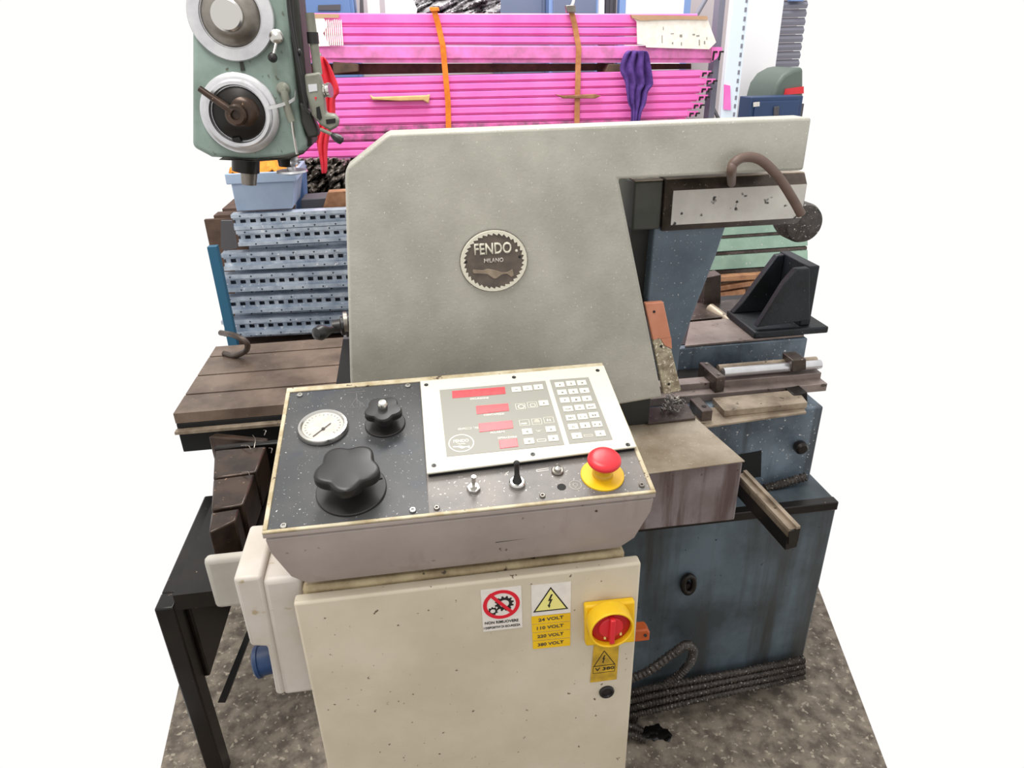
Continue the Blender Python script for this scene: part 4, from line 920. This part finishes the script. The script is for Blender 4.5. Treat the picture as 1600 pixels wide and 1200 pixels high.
MB().px([(470, 21), (530, 22), (529, 28), (474, 28)], YP-.018, .01).build('tan_edge', 'cardboard', pw)
for i in range(9):
    x = 506+i*3.2; MB().px([(x, 30+random.random()*6), (x+1.8, 30), (x+5, 70), (x+3, 72)], YP-.014-.0003*i, .001).build('torn_shred', 'paper_white', pw, smooth=False)
tag(MB().px([(1132, 132), (1141, 134), (1142, 172), (1131, 171)], YP-.04, .006).build('pink_tag', 'pink_paint'), 'pink plate hooked on the pale blue rack upright', 'plate')
# cloths
def cloth(rows, Y, m, folds, amp, label, name, cat='cloth'):
    g = MB(); n = 26; gr = []
    for y, xl, xr in rows:
        gr.append([])
        for i in range(n+1):
            t = i/n; p = P(xl+(xr-xl)*t, y, Y=Y); p.y += -.02+amp*sin(t*folds*2*pi+y*.03)+amp*.5*sin(t*folds*5.1+1+y*.05); gr[-1].append(g.b.verts.new(p))
    for a, c in zip(gr, gr[1:]):
        for i in range(n): g.b.faces.new((a[i], a[i+1], c[i+1], c[i]))
    o = g.build(name, m); o.modifiers.new('s', 'SOLIDIFY').thickness = .004; o.modifiers.new('d', 'SUBSURF').levels = 1; o.modifiers['d'].render_levels = 1
    return tag(o, label, cat)
cloth([(79, 980, 1008), (84, 973, 1011), (95, 969, 1012), (108, 965, 1014), (118, 970, 1015), (128, 975, 1016), (133, 975, 1017), (141, 976, 1008), (150, 977, 1008), (160, 977, 1007), (167, 981, 1004), (172, 983, 1000), (185, 983, 998), (200, 982, 997)], YP-.03, 'purple_cloth', 3.3, .013, 'purple cloth hanging over the pink beams at the right', 'purple_cloth')
cloth([(88, 490, 508), (100, 491, 517), (120, 494, 524), (140, 498, 531), (147, 500, 529), (150, 500, 522), (170, 500, 524), (190, 500, 523), (205, 498, 517), (222, 494, 514), (240, 498, 512), (255, 502, 513), (270, 504, 511)], 2.82, 'red_cloth', 2.3, .012, 'red cloth hanging behind the drill feed box', 'red_cloth')
tag(MB().tube([P(500, 90, Y=2.8), P(500, 86, Y=3.0), P(500, 84, Y=YP-.02)], .006, 8).build('cloth_hook', 'steel'), 'steel hook holding the red cloth on the pink bundle', 'hook')
# green beams
for k, (y0, y1) in enumerate(((352, 370), (372, 396), (398, 425))):
    t = thing('green_beam', ['topmost', 'middle', 'lowest'][k]+' pale green steel beam seen below the guide beam', 'steel beam', P(1190, y1, Y=3.0), 'pale green beams on the lower rack level')
    a, c, e, f = P(1080, y0+5, Y=3.0), P(1262, y0-7, Y=3.0), P(1262, y1-7, Y=3.0), P(1080, y1+5, Y=3.0)
    MB().loft([[a, a.lerp(f, .78), f.lerp(a, .16)+V((0, .02, 0)), f+V((0, .02, 0)), f+V((0, .1, 0)), a+V((0, .1, 0))], [c, c.lerp(e, .78), e.lerp(c, .16)+V((0, .02, 0)), e+V((0, .02, 0)), e+V((0, .1, 0)), c+V((0, .1, 0))]]).build('profile', 'pale_green', t, smooth=False)
    g = MB(); g.poly([f.lerp(a, .14)+V((0, .006, 0)), e.lerp(c, .14)+V((0, .006, 0)), e.lerp(c, -.06)+V((0, .006, 0)), f.lerp(a, -.06)+V((0, .006, 0))], (0, .015, 0)); g.build('dark_edge', 'worn_steel', t, smooth=False)  # dark strip along the beam's lower edge
for (x0, y0, x1, y1, h, m, nmx, lb) in ((1105, 434, 1225, 426, 8, 'rust_wood', 'wooden_lath', 'brown lath directly below the pale green beams'), (1125, 448, 1180, 439, 7, 'rust_wood', 'wooden_lath', 'orange brown rod lying below the top lath'), (1125, 458, 1165, 452, 8, 'rust_wood', 'wooden_lath', 'short rusty rod above the grey lath'), (1125, 468, 1175, 464, 5, 'tan_steel', 'steel_lath', 'pale grey steel lath right of the rear post'), (1125, 474, 1180, 468, 16, 'dark_sheet', 'dark_beam', 'dark steel beam right of the rear post')):
    tag(MB().px([(x0, y0), (x1, y1), (x1, y1+h), (x0, y0+h)], 2.9, .04).build(nmx, m, None, .002), lb, 'rod')
tag(MB().px([(1090, 420), (1262, 405), (1262, 480), (1090, 490)], 3.12, .02).build('dark_backing', 'dark_wood'), 'dark board behind the rusty rods', 'board')
a = P(1180, 480, Y=2.95)
tag(MB().box(a.x-.2, a.x+.12, 2.93, 3.07, 0, a.z).build('timber_block', 'dark_wood'), 'dark timber block carrying the green beams and rods', 'wood')

# ================================================================== BACK CABINETS (top strip)
def locker(x0, x1, Y, m, label, name='metal_cabinet', cat='cabinet', doors=1, dm=None, inset=None, ztop=2.05, handle=True):
    a, c = P(x0, 10, Y=Y), P(x1, 10, Y=Y); t = thing(name, label, cat, ((a.x+c.x)/2, Y+.15, 0))
    MB().box(a.x, c.x, Y, Y+.28, 0, ztop).build('body', m, t, .004)
    w = (c.x-a.x)/doors
    for k in range(doors):
        dd = MB().box(a.x+w*k+.02, a.x+w*(k+1)-.02, Y-.012, Y-.0005, .08, ztop-.06 if inset is None else inset).build('door', dm or m, t, .003)
        if handle: MB().box(a.x+w*k+.05, a.x+w*k+.065, Y-.03, Y-.0125, 1.0, 1.12).build('handle', 'dark_sheet', dd)
    return t
lc_ = locker(440, 553, 4.1, 'blue_sheet', 'blue steel cabinet above the left end of the pink bundle')
MB().px([(497, 8), (532, 7), (532, 16), (497, 16)], 4.08, .004).build('dark_label', 'dark_sheet', lc_)
tag(MB().px([(562, -6), (566, -6), (568, 30), (562, 30)], 4.15, .1).build('dark_post', 'dark_sheet'), 'dark narrow post right of the blue cabinet', 'post')
def sheet_thing(name, px_, Y, m, label, cat, th=.012): return tag(MB().px(px_, Y, th).build(name, m), label, cat)
sheet_thing('paper_sheet', [(573, -8), (592, -8), (595, 40), (577, 40)], 3.6, 'paper_white', 'narrow white paper sheet standing behind the pink bundle', 'paper')
sheet_thing('white_board', [(601, -8), (642, -8), (652, 14), (648, 40), (603, 40)], 3.7, 'white_wall', 'torn white board standing behind the pink bundle', 'board')
o = crumple('plastic_sheeting', 'milky_film', 640, 782, -10, 36, 3.85, .25, 70, 24, 6, 2, 3)
tag(o, 'crumpled plastic sheeting behind the top of the pink bundle', 'plastic film')
locker(776, 852, 4.2, 'greyblue_sheet', 'dark grey blue cabinet left of the ratchet', handle=False)
locker(858, 936, 4.1, 'skyblue_frame', 'lighter blue cabinet behind the ratchet', handle=False, dm='greyblue_sheet')
tag(MB().px([(937, -8), (944.5, -8), (944, 40), (936, 40)], 4.0, .03).build('white_post', 'white_wall'), 'thin white post right of the blue cabinets', 'post')
locker(947, 963, 4.27, 'dark_sheet', 'dark grey narrow cabinet beside the white post', handle=False)
db = thing('framed_door', 'white door panel in a light blue frame above the cardboard', 'door', (P(1022, 10, Y=4.2).x, 4.2, 0))
a, c = P(968, 10, Y=4.2).x, P(1079, 10, Y=4.2).x
for x0, x1 in ((a, a+.035), (c-.035, c)): MB().box(x0, x1, 4.2, 4.25, 0, 2.1).build('door_jamb', 'skyblue_frame', db)
MB().box(a+.035, c-.035, 4.21, 4.24, 0, 2.08).build('door_panel', 'white_wall', db)
# shutter, right background machine
sh = thing('roller_shutter', 'grey slatted roller shutter at the far right', 'shutter', P(1232, 150, Y=4.35))
a, c = P(1214, 60, Y=4.35).x, P(1254, 60, Y=4.35).x; z = P(1232, 150, Y=4.35).z
zz = 0.0; base_ = None
while zz < 2.1:
    MB().loft([[V((a, 4.35, zz)), V((a, 4.342, zz+.02)), V((a, 4.36, zz+.042)), V((a, 4.37, zz+.042)), V((a, 4.37, zz))], [V((c, 4.35, zz)), V((c, 4.342, zz+.02)), V((c, 4.36, zz+.042)), V((c, 4.37, zz+.042)), V((c, 4.37, zz))]]).build('slat', 'shutter_grey', sh, smooth=False)
    zz += .045
MB().px([(1236, -8), (1256, -8), (1256, 1.5), (1236, 1.5)], 4.3, .04).build('top_rail', 'skyblue_frame', sh)
rc_ = thing('tool_cabinet', 'dark blue steel cabinet above the saw cover at the right edge', 'cabinet', (P(1212, 185, Y=3.45).x, 3.2, 0))
a, c = P(1172, 170, Y=3.45), P(1254, 160, Y=3.45); zt2 = P(1212, 151, Y=3.45).z
MB().box(a.x, c.x, 3.45, 3.58, 0, zt2).build('body', 'navy_sheet', rc_, .004)
MB().box(a.x+.02, c.x-.02, 3.44, 3.4495, .1, zt2-.02).build('door', 'navy_sheet', rc_, .003)
MB().px([(1177, 160), (1187, 159), (1187, 166), (1177, 167)], 3.438, .001).build('white_label', 'sticker_white', rc_, smooth=False)
MB().px([(1210, 167), (1218, 166), (1217, 180), (1209, 181)], 3.43, .009).build('door_handle', 'dark_sheet', rc_, .002)
mh = thing('grey_machine_hood', 'rounded grey green machine hood with a red stripe at the right edge', 'machine', P(1235, 150, Y=3.6))
MB().px([(1204, 160), (1207, 148), (1212, 132), (1224, 116), (1240, 107), (1256, 104), (1256, 165)], 3.6, .3).build('hood', 'dark_green', mh, .02, 3)
MB().px([(1228, 139), (1256, 135), (1256, 146), (1226, 148)], 3.59, .008).build('red_stripe', 'estop_red', mh)
a, c = P(1204, 160, Y=3.6).x, P(1256, 165, Y=3.6).x
MB().box(a, c, 3.6, 3.9, 0, P(1230, 163, Y=3.6).z).build('stand', 'dark_sheet', mh)
